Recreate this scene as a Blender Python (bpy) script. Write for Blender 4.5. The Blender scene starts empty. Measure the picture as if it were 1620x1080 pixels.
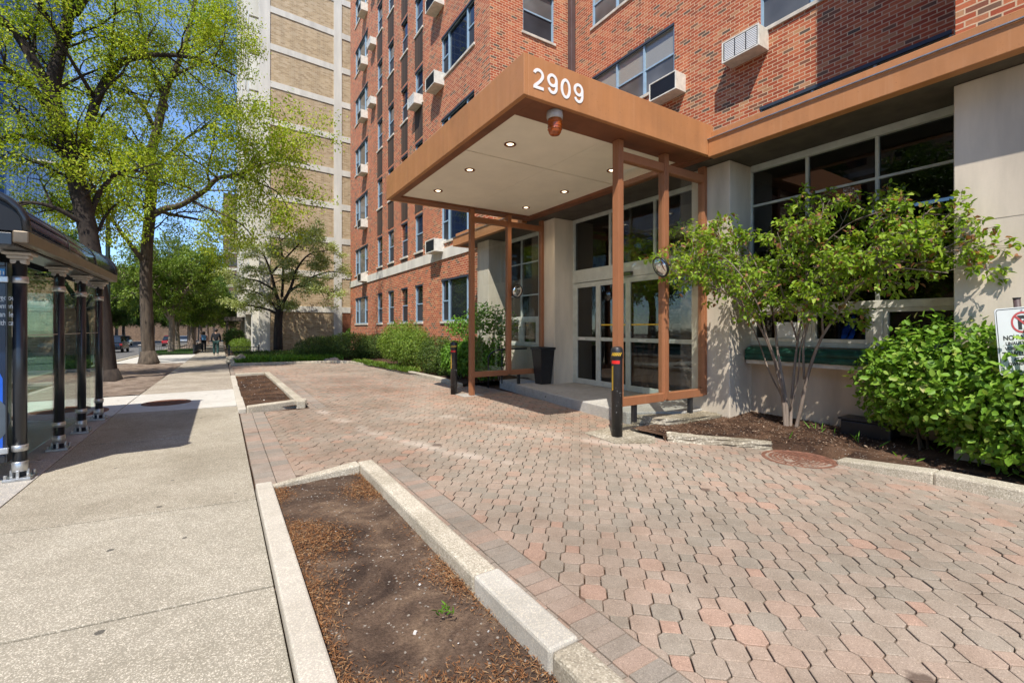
import bpy, bmesh, math, random
import numpy as np
from mathutils import Vector, Matrix
R_ = math.radians
scene = bpy.context.scene
COL = scene.collection

# ------------------------------------------------------------------ camera, sky, sun, exposure
YAW = math.atan(460 / 720)
cam_d = bpy.data.cameras.new("camera")
cam = bpy.data.objects.new("camera", cam_d)
COL.objects.link(cam)
cam.location = (0, 0, 1.5)
cam.rotation_euler = (R_(90), 0, -YAW)
cam_d.lens = 16.0
cam_d.sensor_width = 36
cam_d.shift_y = -22 / 1620
cam_d.clip_start = 0.05
cam_d.clip_end = 2000
scene.camera = cam

SUN_EL = R_(55.3)
SUN_TO = Vector((-0.381, -0.421, 0.822)).normalized()
world = bpy.data.worlds.new("World")
scene.world = world
world.use_nodes = True
wn = world.node_tree
sky = wn.nodes.new("ShaderNodeTexSky")
sky.sky_type = 'NISHITA'
sky.sun_disc = False
sky.sun_elevation = SUN_EL
sky.sun_rotation = math.atan2(SUN_TO.x, SUN_TO.y)
sky.air_density = 0.8
sky.dust_density = 0.0
sky.ozone_density = 6.0
wn.nodes["Background"].inputs[1].default_value = 0.15
wn.links.new(sky.outputs[0], wn.nodes["Background"].inputs[0])
sun_d = bpy.data.lights.new("sun", 'SUN')
sun_d.energy = 3.5
sun_d.angle = R_(0.5)
sun_d.color = (1.0, 0.95, 0.87)
sun = bpy.data.objects.new("sun", sun_d)
COL.objects.link(sun)
sun.location = (-20, -20, 40)
sun.rotation_euler = (-SUN_TO).to_track_quat('-Z', 'Y').to_euler()
scene.view_settings.view_transform = 'Standard'
scene.view_settings.look = 'None'
scene.view_settings.exposure = 0.85
scene.view_settings.gamma = 1.0
scene.cycles.transparent_max_bounces = 24
scene.cycles.max_bounces = 8

# ------------------------------------------------------------------ helpers
FX, FY = math.sin(YAW), math.cos(YAW)
def at(px, py, d):
    """a world point d metres deep along the viewing axis (used while surveying the photograph)"""
    u = (px - 810) / 720; v = (518 - py) / 720
    return Vector((d * (FX + u * FY), d * (FY - u * FX), 1.5 + d * v))

def gz(y):
    return 0.0 if y < 12 else -0.016 * (y - 12)

class MB:
    def __init__(s):
        s.v = []; s.f = []
    def _add(s, vs, fs):
        o = len(s.v); s.v += [tuple(p) for p in vs]; s.f += [tuple(i + o for i in f) for f in fs]
        return s
    def box(s, x0, x1, y0, y1, z0, z1):
        return s._add([(x0,y0,z0),(x1,y0,z0),(x1,y1,z0),(x0,y1,z0),(x0,y0,z1),(x1,y0,z1),(x1,y1,z1),(x0,y1,z1)],
                      [(0,3,2,1),(4,5,6,7),(0,1,5,4),(1,2,6,5),(2,3,7,6),(3,0,4,7)])
    def obox(s, c, ax, ay, az):
        """box with centre c and half axes ax, ay, az (vectors)"""
        c, ax, ay, az = map(Vector, (c, ax, ay, az))
        vs = [c - ax - ay - az, c + ax - ay - az, c + ax + ay - az, c - ax + ay - az,
              c - ax - ay + az, c + ax - ay + az, c + ax + ay + az, c - ax + ay + az]
        return s._add(vs, [(0,3,2,1),(4,5,6,7),(0,1,5,4),(1,2,6,5),(2,3,7,6),(3,0,4,7)])
    def bar(s, p, q, w, h=None, up=(0, 0, 1)):
        p, q = Vector(p), Vector(q); d = q - p; L = d.length; d.normalize()
        up = Vector(up)
        if abs(d.dot(up)) > 0.95: up = Vector((1, 0, 0))
        sx = d.cross(up).normalized(); sz = sx.cross(d)
        return s.obox((p + q) / 2, d * L / 2, sx * w / 2, sz * (h or w) / 2)
    def prism(s, poly, z0, z1):
        n = len(poly)
        zz0 = z0 if hasattr(z0, '__len__') else [z0] * n
        zz1 = z1 if hasattr(z1, '__len__') else [z1] * n
        vs = [(x, y, z) for (x, y), z in zip(poly, zz0)] + [(x, y, z) for (x, y), z in zip(poly, zz1)]
        fs = [tuple(range(n - 1, -1, -1)), tuple(range(n, 2 * n))]
        fs += [(i, (i + 1) % n, n + (i + 1) % n, n + i) for i in range(n)]
        return s._add(vs, fs)
    def quad(s, *p):
        return s._add(p, [tuple(range(len(p)))])
    def tube(s, pts, rad, n=8, cap=True):
        pts = [Vector(p) for p in pts]
        if not hasattr(rad, '__len__'): rad = [rad] * len(pts)
        vs = []; fs = []; k = len(pts)
        ref = None
        for i, p in enumerate(pts):
            t = (pts[min(i + 1, k - 1)] - pts[max(i - 1, 0)])
            if t.length < 1e-9: t = Vector((0, 0, 1))
            t.normalize()
            if ref is None:
                ref = Vector((1, 0, 0)) if abs(t.x) < 0.8 else Vector((0, 1, 0))
            a = (ref - t * ref.dot(t)).normalized(); b = t.cross(a); ref = a
            for j in range(n):
                th = 2 * math.pi * j / n
                vs.append(p + (a * math.cos(th) + b * math.sin(th)) * rad[i])
        for i in range(k - 1):
            for j in range(n):
                j2 = (j + 1) % n
                fs.append((i * n + j, i * n + j2, (i + 1) * n + j2, (i + 1) * n + j))
        if cap:
            fs.append(tuple(range(n - 1, -1, -1))); fs.append(tuple((k - 1) * n + j for j in range(n)))
        return s._add(vs, fs)
    def lathe(s, c, prof, n=20, axis='z'):
        """prof: (radius, height) pairs along the axis"""
        c = Vector(c)
        ax = {'z': Vector((0,0,1)), 'x': Vector((1,0,0)), 'y': Vector((0,1,0))}[axis] if isinstance(axis, str) else Vector(axis).normalized()
        a = Vector((1,0,0)) if abs(ax.x) < 0.8 else Vector((0,1,0))
        a = (a - ax * a.dot(ax)).normalized(); b = ax.cross(a)
        vs = []; fs = []
        for r, h in prof:
            for j in range(n):
                th = 2 * math.pi * j / n
                vs.append(c + ax * h + (a * math.cos(th) + b * math.sin(th)) * max(r, 1e-4))
        for i in range(len(prof) - 1):
            for j in range(n):
                j2 = (j + 1) % n
                fs.append((i * n + j, i * n + j2, (i + 1) * n + j2, (i + 1) * n + j))
        fs.append(tuple(range(n - 1, -1, -1))); fs.append(tuple((len(prof) - 1) * n + j for j in range(n)))
        return s._add(vs, fs)
    def mesh(s, name, m=None, smooth=False, uv=True):
        me = bpy.data.meshes.new(name)
        me.from_pydata(s.v, [], s.f)
        if m: me.materials.append(m)
        if uv and len(s.f):
            co = np.empty(len(me.vertices) * 3, 'f'); me.vertices.foreach_get('co', co); co = co.reshape(-1, 3)
            nr = np.empty(len(me.polygons) * 3, 'f'); me.polygons.foreach_get('normal', nr); nr = np.abs(nr.reshape(-1, 3))
            lt = np.empty(len(me.polygons), 'i'); me.polygons.foreach_get('loop_total', lt)
            vi = np.empty(len(me.loops), 'i'); me.loops.foreach_get('vertex_index', vi)
            axl = np.repeat(np.argmax(nr, 1), lt); p = co[vi]
            u = np.where(axl == 0, p[:, 1], p[:, 0]); w = np.where(axl == 2, p[:, 1], p[:, 2])
            me.uv_layers.new(name='uv').data.foreach_set('uv', np.stack([u, w], 1).astype('f').ravel())
        if smooth:
            me.polygons.foreach_set('use_smooth', [True] * len(me.polygons))
        return me

ORG = {}
def tag(o, label=None, cat=None, group=None, kind=None):
    if label: o['label'] = label
    if cat: o['category'] = cat
    if group: o['group'] = group
    if kind: o['kind'] = kind
    return o
def root(name, label, cat, loc=(0, 0, 0), group=None, rz=0):
    o = bpy.data.objects.new(name, None); COL.objects.link(o)
    o.empty_display_size = 0.2
    o.location = loc; o.rotation_euler = (0, 0, rz)
    ORG[o.name] = Vector(loc)
    return tag(o, label, cat, group)
def part(name, mb, m, parent, local=False, smooth=False, bevel=0, label=None):
    """a child whose mesh is in world metres (or in the parent's own space when local)"""
    me = mb if isinstance(mb, bpy.types.Mesh) else mb.mesh(name, m, smooth)
    o = bpy.data.objects.new(name, me); COL.objects.link(o)
    o.parent = parent
    if not local: o.location = -ORG.get(parent.name, Vector())
    ORG[o.name] = Vector()
    if bevel: add_bevel(o, bevel)
    if label: o['label'] = label
    return o
def thing(name, mb, m, label, cat, origin=(0, 0, 0), group=None, smooth=False, bevel=0, kind=None):
    me = mb if isinstance(mb, bpy.types.Mesh) else mb.mesh(name, m, smooth)
    me.transform(Matrix.Translation(-Vector(origin)))
    o = bpy.data.objects.new(name, me); COL.objects.link(o); o.location = origin
    ORG[o.name] = Vector(origin)
    if bevel: add_bevel(o, bevel)
    return tag(o, label, cat, group, kind)
def parts(name, mbs, m, parent, **kw):
    return [part(name, b, m, parent, **kw) for b in mbs]
def struct(name, mb, m, bevel=0, kind='structure', label=None):
    me = mb if isinstance(mb, bpy.types.Mesh) else mb.mesh(name, m)
    o = bpy.data.objects.new(name, me); COL.objects.link(o)
    if bevel: add_bevel(o, bevel)
    return tag(o, label=label, kind=kind)
def add_bevel(o, w, seg=2):
    b = o.modifiers.new('bevel', 'BEVEL'); b.width = w; b.segments = seg; b.limit_method = 'ANGLE'; b.angle_limit = R_(35)
def copy_tree(o, parent=None):
    c = o.copy(); COL.objects.link(c); c.parent = parent
    for ch in list(o.children): copy_tree(ch, c)
    return c
def text_mesh(name, body, size, m, extrude=0.004, offset=0.0, align='LEFT', sx=1.0, space=1.0):
    cu = bpy.data.curves.new(name, 'FONT'); cu.body = body; cu.size = size; cu.extrude = extrude; cu.offset = offset
    cu.align_x = align; cu.space_character = space
    o = bpy.data.objects.new(name, cu); COL.objects.link(o)
    dg = bpy.context.evaluated_depsgraph_get()
    me = bpy.data.meshes.new_from_object(o.evaluated_get(dg)); me.name = name
    bpy.data.objects.remove(o); bpy.data.curves.remove(cu)
    me.materials.clear(); me.materials.append(m)
    if sx != 1: me.transform(Matrix.Diagonal((sx, 1, 1, 1)))
    return me

# ------------------------------------------------------------------ materials
def nt(name):
    m = bpy.data.materials.new(name); m.use_nodes = True
    t = m.node_tree; b = t.nodes["Principled BSDF"]
    return m, t, b
def N(t, ty, **kw):
    n = t.nodes.new(ty)
    for k, v in kw.items():
        if k.startswith('i_'): n.inputs[k[2:].replace('_', ' ')].default_value = v
        elif isinstance(k, str): setattr(n, k, v)
    return n
def ramp(t, fac, stops, interp='LINEAR'):
    r = t.nodes.new('ShaderNodeValToRGB'); r.color_ramp.interpolation = interp
    e = r.color_ramp.elements
    while len(e) < len(stops): e.new(0.5)
    for el, (p, c) in zip(e, stops):
        el.position = p; el.color = (c[0], c[1], c[2], 1) if hasattr(c, '__len__') else (c, c, c, 1)
    t.links.new(fac, r.inputs[0]); return r.outputs[0]
def mixc(t, fac, a, b, mode='MIX'):
    n = t.nodes.new('ShaderNodeMix'); n.data_type = 'RGBA'; n.blend_type = mode
    for sock, val in ((n.inputs[0], fac), (n.inputs[6], a), (n.inputs[7], b)):
        if isinstance(val, bpy.types.NodeSocket): t.links.new(val, sock)
        elif hasattr(val, '__len__'): sock.default_value = (val[0], val[1], val[2], 1)
        else: sock.default_value = val
    return n.outputs[2]
def math_(t, op, a, b=0.0):
    n = t.nodes.new('ShaderNodeMath'); n.operation = op
    for sock, val in ((n.inputs[0], a), (n.inputs[1], b)):
        if isinstance(val, bpy.types.NodeSocket): t.links.new(val, sock)
        else: sock.default_value = val
    return n.outputs[0]
def coords(t, kind='pos', scale=None):
    if kind == 'pos':
        o = t.nodes.new('ShaderNodeNewGeometry').outputs['Position']
    elif kind == 'uv':
        o = t.nodes.new('ShaderNodeTexCoord').outputs['UV']
    else:
        o = t.nodes.new('ShaderNodeTexCoord').outputs['Object']
    if scale:
        mp = t.nodes.new('ShaderNodeMapping'); mp.inputs['Scale'].default_value = scale
        t.links.new(o, mp.inputs[0]); o = mp.outputs[0]
    return o
def noise(t, co, scale, detail=4, rough=0.55, dist=0.0):
    n = t.nodes.new('ShaderNodeTexNoise'); n.inputs['Scale'].default_value = scale
    n.inputs['Detail'].default_value = detail; n.inputs['Roughness'].default_value = rough
    n.inputs['Distortion'].default_value = dist
    t.links.new(co, n.inputs['Vector']); return n.outputs['Fac']
def bump(t, b, height, strength=0.3, dist=0.01):
    n = t.nodes.new('ShaderNodeBump'); n.inputs['Strength'].default_value = strength; n.inputs['Distance'].default_value = dist
    t.links.new(height, n.inputs['Height']); t.links.new(n.outputs[0], b.inputs['Normal'])
def plain(name, c, rough=0.5, metal=0.0, var=0.25, scale=3.0, bumps=0.0, bscale=60, spec=0.5, streak=False, c2=None, co='obj'):
    """a paint, metal or stone: colour wandering between two tones, a little bump"""
    m, t, b = nt(name)
    p = coords(t, co, (1, 1, 0.18) if streak else None)
    n = noise(t, p, scale, 6, 0.6)
    lo = c2 or tuple(x * (1 - var) for x in c); hi = c if c2 else tuple(min(1, x * (1 + var * .6)) for x in c)
    col = ramp(t, n, [(0.32, lo), (0.68, hi)])
    t.links.new(col, b.inputs['Base Color'])
    b.inputs['Roughness'].default_value = rough; b.inputs['Metallic'].default_value = metal
    b.inputs['Specular IOR Level'].default_value = spec
    if bumps:
        bump(t, b, noise(t, coords(t, co), bscale, 4), bumps, 0.004)
    return m
def brick_mat(name, tones, mortar, bw=0.235, rh=0.085, ms=0.011, bstr=0.6, vary=1.0):
    m, t, b = nt(name)
    uv = coords(t, 'uv')
    br = t.nodes.new('ShaderNodeTexBrick')
    br.offset = 0.5; br.squash = 1.0
    for k, v in dict(Scale=1.0).items(): br.inputs[k].default_value = v
    br.inputs['Mortar Size'].default_value = ms; br.inputs['Mortar Smooth'].default_value = 0.15
    br.inputs['Bias'].default_value = 0.0
    br.inputs['Brick Width'].default_value = bw; br.inputs['Row Height'].default_value = rh
    br.inputs['Color1'].default_value = (0, 0, 0, 1); br.inputs['Color2'].default_value = (1, 1, 1, 1)
    br.inputs['Mortar'].default_value = (0.5, 0.5, 0.5, 1)
    wob = noise(t, uv, 9, 2)
    wm = t.nodes.new('ShaderNodeVectorMath'); wm.operation = 'ADD'
    cv = t.nodes.new('ShaderNodeCombineXYZ')
    t.links.new(math_(t, 'MULTIPLY', math_(t, 'SUBTRACT', wob, 0.5), 0.012), cv.inputs[1])
    t.links.new(uv, wm.inputs[0]); t.links.new(cv.outputs[0], wm.inputs[1])
    t.links.new(wm.outputs[0], br.inputs['Vector'])
    col = ramp(t, br.outputs['Color'], tones)
    fine = noise(t, uv, 45, 4)
    col = mixc(t, 0.35 * vary, col, ramp(t, fine, [(0.3, (.45, .45, .45)), (0.7, (1.0, 1.0, 1.0))]), 'MULTIPLY')
    big = noise(t, uv, 0.7, 4)
    col = mixc(t, 0.3 * vary, col, ramp(t, big, [(0.35, (.62, .6, .6)), (0.65, (1, 1, 1))]), 'MULTIPLY')
    stk = t.nodes.new('ShaderNodeMapping'); stk.inputs['Scale'].default_value = (1.7, .11, 1); t.links.new(uv, stk.inputs[0])
    col = mixc(t, 0.45 * vary, col, ramp(t, noise(t, stk.outputs[0], 1.6, 5), [(0.36, (.6, .56, .54)), (0.56, (1, 1, 1)), (0.8, (1.12, 1.1, 1.08))]), 'MULTIPLY')
    mc = mixc(t, noise(t, uv, 12, 4), tuple(x * .7 for x in mortar), mortar)
    col = mixc(t, br.outputs['Fac'], col, mc)
    t.links.new(col, b.inputs['Base Color'])
    b.inputs['Roughness'].default_value = 0.85
    h = math_(t, 'ADD', math_(t, 'MULTIPLY', br.outputs['Fac'], -1.0), math_(t, 'MULTIPLY', fine, 0.35))
    bump(t, b, h, bstr, 0.006)
    return m
def leaf_mat(name, stops, trans=0.45, rough=0.45, spec=0.3):
    m, t, b = nt(name)
    a = t.nodes.new('ShaderNodeAttribute'); a.attribute_name = 'rnd'
    col = ramp(t, a.outputs['Fac'], stops)
    t.links.new(col, b.inputs['Base Color']); b.inputs['Roughness'].default_value = rough
    b.inputs['Specular IOR Level'].default_value = spec
    tr = t.nodes.new('ShaderNodeBsdfTranslucent')
    t.links.new(mixc(t, 1.0, col, (1.0, 1.0, 0.55), 'MULTIPLY'), tr.inputs[0])
    mx = t.nodes.new('ShaderNodeMixShader'); mx.inputs[0].default_value = trans
    t.links.new(b.outputs[0], mx.inputs[1]); t.links.new(tr.outputs[0], mx.inputs[2])
    t.links.new(mx.outputs[0], t.nodes['Material Output'].inputs[0])
    return m
def glass_mat(name, tint=(0.9, 0.95, 0.93), refl=1.0, rough=0.0):
    m, t, b = nt(name)
    t.nodes.remove(b)
    tr = t.nodes.new('ShaderNodeBsdfTransparent'); tr.inputs[0].default_value = (*tint, 1)
    gl = t.nodes.new('ShaderNodeBsdfGlossy'); gl.inputs['Roughness'].default_value = rough
    gl.inputs[0].default_value = (refl, refl, refl, 1)
    fr = t.nodes.new('ShaderNodeFresnel'); gm = t.nodes.new('ShaderNodeNewGeometry')
    t.links.new(math_(t, 'ADD', 1.6, math_(t, 'MULTIPLY', gm.outputs['Backfacing'], 1 / 1.6 - 1.6)), fr.inputs[0])
    mx = t.nodes.new('ShaderNodeMixShader')
    t.links.new(fr.outputs[0], mx.inputs[0]); t.links.new(tr.outputs[0], mx.inputs[1]); t.links.new(gl.outputs[0], mx.inputs[2])
    t.links.new(mx.outputs[0], t.nodes['Material Output'].inputs[0])
    return m
def pane_mat(name, c, rough=0.03, stripe=None, spec=0.8):
    m, t, b = nt(name)
    if stripe:
        w = t.nodes.new('ShaderNodeTexWave'); w.bands_direction = 'Z'; w.inputs['Scale'].default_value = stripe
        w.inputs['Distortion'].default_value = 0.3
        t.links.new(coords(t, 'pos'), w.inputs['Vector'])
        t.links.new(ramp(t, w.outputs['Fac'], [(0.2, tuple(x * .6 for x in c)), (0.8, c)]), b.inputs['Base Color'])
    else:
        t.links.new(ramp(t, noise(t, coords(t), 0.8, 2), [(0.35, tuple(x * .5 for x in c)), (0.65, c)]), b.inputs['Base Color'])
    b.inputs['Roughness'].default_value = rough
    b.inputs['Specular IOR Level'].default_value = spec
    return m
def emit_mat(name, c, s):
    m, t, b = nt(name)
    b.inputs['Base Color'].default_value = (*c, 1)
    b.inputs['Emission Color'].default_value = (*c, 1); b.inputs['Emission Strength'].default_value = s
    return m
def concrete_mat(name, c, speck=0.5, scale=130, stain=0.35, rough=0.9, lightspeck=(0.75, 0.68, 0.55), gum=True):
    m, t, b = nt(name)
    p = coords(t)
    v = t.nodes.new('ShaderNodeTexVoronoi'); v.inputs['Scale'].default_value = scale; v.inputs['Randomness'].default_value = 1
    t.links.new(p, v.inputs['Vector'])
    sep = t.nodes.new('ShaderNodeSeparateColor'); t.links.new(v.outputs['Color'], sep.inputs[0])
    agg = ramp(t, sep.outputs[0], [(0.0, tuple(x * (1 - speck * .75) for x in c)), (0.35, c), (0.7, tuple(x * 1.08 for x in c)), (0.99, lightspeck)])
    big = ramp(t, noise(t, p, 0.9, 6, 0.6, 0.4), [(0.3, (1 - stain, 1 - stain * 1.05, 1 - stain * 1.15)), (0.62, (1, 1, 1))])
    col = mixc(t, 1.0, agg, big, 'MULTIPLY')
    mid = ramp(t, noise(t, p, 7, 5), [(0.3, (.82, .82, .8)), (0.65, (1, 1, 1))])
    col = mixc(t, 0.7, col, mid, 'MULTIPLY')
    if gum:
        g = t.nodes.new('ShaderNodeTexVoronoi'); g.inputs['Scale'].default_value = 3.1
        t.links.new(p, g.inputs['Vector'])
        gn = math_(t, 'ADD', g.outputs['Distance'], math_(t, 'MULTIPLY', noise(t, p, 40, 2), 0.03))
        col = mixc(t, ramp(t, gn, [(0.075, 0.8), (0.083, 0.0)]), col, (0.05, 0.046, 0.042))
    t.links.new(col, b.inputs['Base Color'])
    b.inputs['Roughness'].default_value = rough; b.inputs['Specular IOR Level'].default_value = 0.25
    bump(t, b, math_(t, 'ADD', sep.outputs[0], math_(t, 'MULTIPLY', noise(t, p, 20, 4), 1.0)), 0.35, 0.004)
    return m

M = {}
M['red_brick'] = brick_mat('red_brick', [(0.0, (0.12, 0.085, 0.06)), (0.08, (0.22, 0.11, 0.06)), (0.18, (0.38, 0.072, 0.026)), (0.6, (0.54, 0.11, 0.037)), (0.9, (0.60, 0.175, 0.068)), (1.0, (0.55, 0.28, 0.13))], (0.72, 0.49, 0.30), ms=0.010)
M['dark_brick'] = brick_mat('dark_brick', [(0, (0.05, 0.03, 0.02)), (1, (0.15, 0.085, 0.05))], (0.05, 0.035, 0.025), bw=0.11, rh=1.9, ms=0.014)
M['tan_brick'] = brick_mat('tan_brick', [(0, (0.40, 0.27, 0.14)), (0.5, (0.57, 0.41, 0.23)), (1, (0.64, 0.49, 0.31))], (0.58, 0.47, 0.31), bw=0.3, rh=0.1, ms=0.012, bstr=0.3)
M['brown_brick'] = brick_mat('brown_brick', [(0, (0.14, 0.085, 0.05)), (1, (0.27, 0.17, 0.1))], (0.25, 0.18, 0.12), bw=0.5, rh=0.2, ms=0.02)
M['white_concrete'] = plain('white_concrete', (0.66, 0.62, 0.53), 0.9, var=0.22, scale=1.2, bumps=0.2, streak=True)
M['stone'] = plain('stone', (0.62, 0.535, 0.42), 0.85, var=0.30, scale=1.6, bumps=0.25, bscale=35, streak=True)
M['sill_stone'] = plain('sill_stone', (0.62, 0.56, 0.46), 0.85, var=0.25, scale=4, bumps=0.2)
M['copper'] = plain('copper_brown_paint', (0.50, 0.205, 0.07), 0.42, var=0.2, scale=2.2, streak=True, spec=0.45, bumps=0.05, bscale=25)
def weathered_paint(name, c, fade):
    m, t, b = nt(name)
    p = coords(t); st = coords(t, 'pos', (7, 7, .35)); st2 = coords(t, 'pos', (22, 22, .8))
    a = ramp(t, noise(t, st, 1.0, 5, .6), [(.3, tuple(x * .88 for x in c)), (.65, c)])
    a = mixc(t, ramp(t, noise(t, st2, 1.0, 4), [(.55, 0.0), (.8, .2)]), a, fade)
    a = mixc(t, ramp(t, noise(t, p, 1.1, 5, .65), [(.5, 0.0), (.72, .45)]), a, tuple(x * .62 for x in c))
    a = mixc(t, ramp(t, noise(t, p, 38, 3, .7), [(.66, 0.0), (.72, .6)]), a, tuple(x * .4 for x in c))
    t.links.new(a, b.inputs['Base Color'])
    t.links.new(ramp(t, noise(t, p, 5, 4), [(.3, .32), (.7, .6)]), b.inputs['Roughness'])
    b.inputs['Specular IOR Level'].default_value = .4
    bump(t, b, noise(t, p, 3.5, 3), .12, .02)
    return m
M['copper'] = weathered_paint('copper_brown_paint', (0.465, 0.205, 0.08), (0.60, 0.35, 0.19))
M['copper_post'] = weathered_paint('brown_post_paint', (0.335, 0.135, 0.06), (0.48, 0.27, 0.16))
M['stone_warm'] = plain('warm_stone', (0.60, 0.485, 0.36), 0.85, var=0.3, scale=1.8, bumps=0.25, bscale=35, streak=True)
M['stone_line'] = plain('stone_seam', (0.30, 0.26, 0.2), .9)
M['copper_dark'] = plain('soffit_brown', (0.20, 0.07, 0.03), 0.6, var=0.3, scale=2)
M['dark_soffit'] = plain('dark_soffit', (0.085, 0.07, 0.055), 0.7, var=0.35, scale=4, streak=False)
M['cream'] = plain('cream_soffit', (0.88, 0.81, 0.67), 0.8, var=0.06, scale=2)
M['white_paint'] = plain('white_paint', (0.8, 0.79, 0.76), 0.45, var=0.06, scale=4)
M['white_metal'] = plain('aged_white_metal', (0.72, 0.68, 0.58), 0.5, var=0.2, scale=6)
M['alu'] = plain('window_aluminium', (0.52, 0.54, 0.49), 0.45, metal=0.0, var=0.15, scale=6)
M['blue_frame'] = plain('blue_frame', (0.30, 0.42, 0.52), 0.45, var=0.12, scale=6)
M['blue_dark'] = plain('blue_head', (0.035, 0.05, 0.07), 0.5, var=0.2, scale=6)
M['glass_dark'] = pane_mat('window_glass', (0.02, 0.025, 0.032), 0.02, spec=1.0)
M['glass_screen'] = pane_mat('insect_screen', (0.05, 0.052, 0.06), 0.5, spec=0.3)
M['glass_blind'] = pane_mat('window_with_blind', (0.36, 0.35, 0.31), 0.05, stripe=14, spec=0.7)
M['glass_grey'] = pane_mat('window_grey', (0.16, 0.16, 0.155), 0.08, spec=0.6)
M['clear_glass'] = glass_mat('clear_glass', (0.93, 0.96, 0.95), 1.0)
M['shop_glass'] = glass_mat('tinted_glass', (0.42, 0.44, 0.43), 1.0)
M['shelter_glass'] = glass_mat('shelter_glass', (0.80, 0.92, 0.87), 1.0)
M['black'] = plain('black_paint', (0.018, 0.018, 0.02), 0.4, var=0.2, scale=8)
M['shelter_black'] = plain('shelter_black', (0.016, 0.019, 0.024), 0.28, var=0.2, scale=3, spec=0.6)
M['end_black'] = plain('end_panel_black', (0.012, 0.014, 0.018), 0.5, var=0.2, scale=3, spec=0.3)
M['roof_black'] = plain('roof_acrylic', (0.016, 0.02, 0.03), 0.12, var=0.2, scale=3, spec=0.7)
M['steel'] = plain('galvanised_steel', (0.52, 0.53, 0.53), 0.38, metal=0.85, var=0.25, scale=14)
M['tan_metal'] = plain('bronze_fascia', (0.17, 0.13, 0.085), 0.4, metal=0.35, var=0.25, scale=5)
M['dark_pipe'] = plain('brown_pipe', (0.10, 0.065, 0.06), 0.5, var=0.2)
M['green_cloth'] = plain('green_tarp', (0.008, 0.07, 0.042), 0.6, var=0.5, scale=7, bumps=0.5, bscale=8)
M['amber'] = plain('amber_lens', (0.42, 0.085, 0.012), 0.12, var=0.35, scale=18, spec=0.8)
M['lamp_base'] = plain('grey_lamp_base', (0.45, 0.41, 0.36), 0.6, var=0.2, scale=12)
M['bulb'] = emit_mat('lit_bulb', (1.0, 0.80, 0.52), 3.0)
M['mirror'] = plain('mirror', (0.85, 0.87, 0.88), 0.03, metal=1.0, var=0.03)
M['yellow'] = plain('yellow_tape', (0.75, 0.47, 0.03), 0.5, var=0.1)
M['red_tape'] = plain('red_tape', (0.65, 0.02, 0.015), 0.4, var=0.1)
M['rust'] = plain('rusty_iron', (0.20, 0.085, 0.05), 0.8, var=0.5, scale=14, bumps=0.4, bscale=50)
M['sign_white'] = plain('sign_white', (0.58, 0.60, 0.58), 0.35, var=0.05)
M['sign_black'] = plain('sign_black', (0.03, 0.03, 0.03), 0.5, var=0.1)
M['sign_red'] = plain('sign_red', (0.42, 0.07, 0.07), 0.5, var=0.12)
M['ad_navy'] = plain('poster_navy', (0.006, 0.016, 0.045), 0.25, var=0.2)
M['ad_blue'] = plain('poster_blue', (0.008, 0.10, 0.55), 0.3, var=0.1)
M['sky_blue_sign'] = plain('sign_blue', (0.03, 0.23, 0.55), 0.4, var=0.05)
M['bark'] = plain('bark_grey', (0.125, 0.095, 0.068), 0.95, c2=(0.035, 0.026, 0.019), scale=9, bumps=1.0, bscale=28, streak=True)
M['bark_dark'] = plain('bark_dark', (0.050, 0.036, 0.026), 0.95, c2=(0.016, 0.011, 0.009), scale=8, bumps=1.0, bscale=24, streak=True)
M['bark_pale'] = plain('bark_pale', (0.30, 0.235, 0.185), 0.9, c2=(0.13, 0.095, 0.07), scale=9, bumps=0.6, bscale=40, streak=True)
M['locust'] = leaf_mat('locust_leaf', [(0, (0.21, 0.32, 0.018)), (0.5, (0.40, 0.52, 0.03)), (1, (0.60, 0.64, 0.08))], 0.5)
M['dogwood'] = leaf_mat('dogwood_leaf', [(0, (0.24, 0.29, 0.07)), (0.6, (0.46, 0.51, 0.18)), (1, (0.70, 0.72, 0.45))], 0.45)
M['berry'] = leaf_mat('small_tree_leaf', [(0, (0.16, 0.27, 0.02)), (0.5, (0.30, 0.45, 0.035)), (0.86, (0.44, 0.55, 0.08)), (0.90, (0.30, 0.13, 0.06)), (1, (0.40, 0.19, 0.10))], 0.5)
M['lilac'] = leaf_mat('broad_leaf', [(0, (0.09, 0.19, 0.014)), (0.55, (0.20, 0.37, 0.03)), (0.94, (0.32, 0.48, 0.07)), (1, (0.42, 0.38, 0.12))], 0.38, rough=0.5, spec=0.35)
M['yew'] = leaf_mat('hedge_leaf', [(0, (0.035, 0.065, 0.014)), (0.6, (0.085, 0.14, 0.022)), (1, (0.17, 0.24, 0.04))], 0.3)
M['lime'] = leaf_mat('lime_leaf', [(0, (0.10, 0.17, 0.02)), (0.6, (0.19, 0.29, 0.035)), (1, (0.30, 0.38, 0.07))], 0.4)
M['bright'] = leaf_mat('bright_leaf', [(0, (0.07, 0.17, 0.015)), (1, (0.19, 0.36, 0.04))], 0.4)
M['grass'] = leaf_mat('grass_blade', [(0, (0.035, 0.11, 0.012)), (1, (0.11, 0.25, 0.03))], 0.3)
M['farleaf'] = leaf_mat('far_leaf', [(0, (0.04, 0.09, 0.015)), (0.6, (0.09, 0.17, 0.025)), (1, (0.17, 0.26, 0.04))], 0.35)
M['skin'] = plain('skin', (0.45, 0.27, 0.19), 0.6, var=0.08)
M['hair'] = plain('hair', (0.03, 0.02, 0.015), 0.6, var=0.3)
M['tyre'] = plain('tyre', (0.02, 0.02, 0.02), 0.8)
M['tail'] = plain('tail_light', (0.5, 0.02, 0.02), 0.2)

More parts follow.
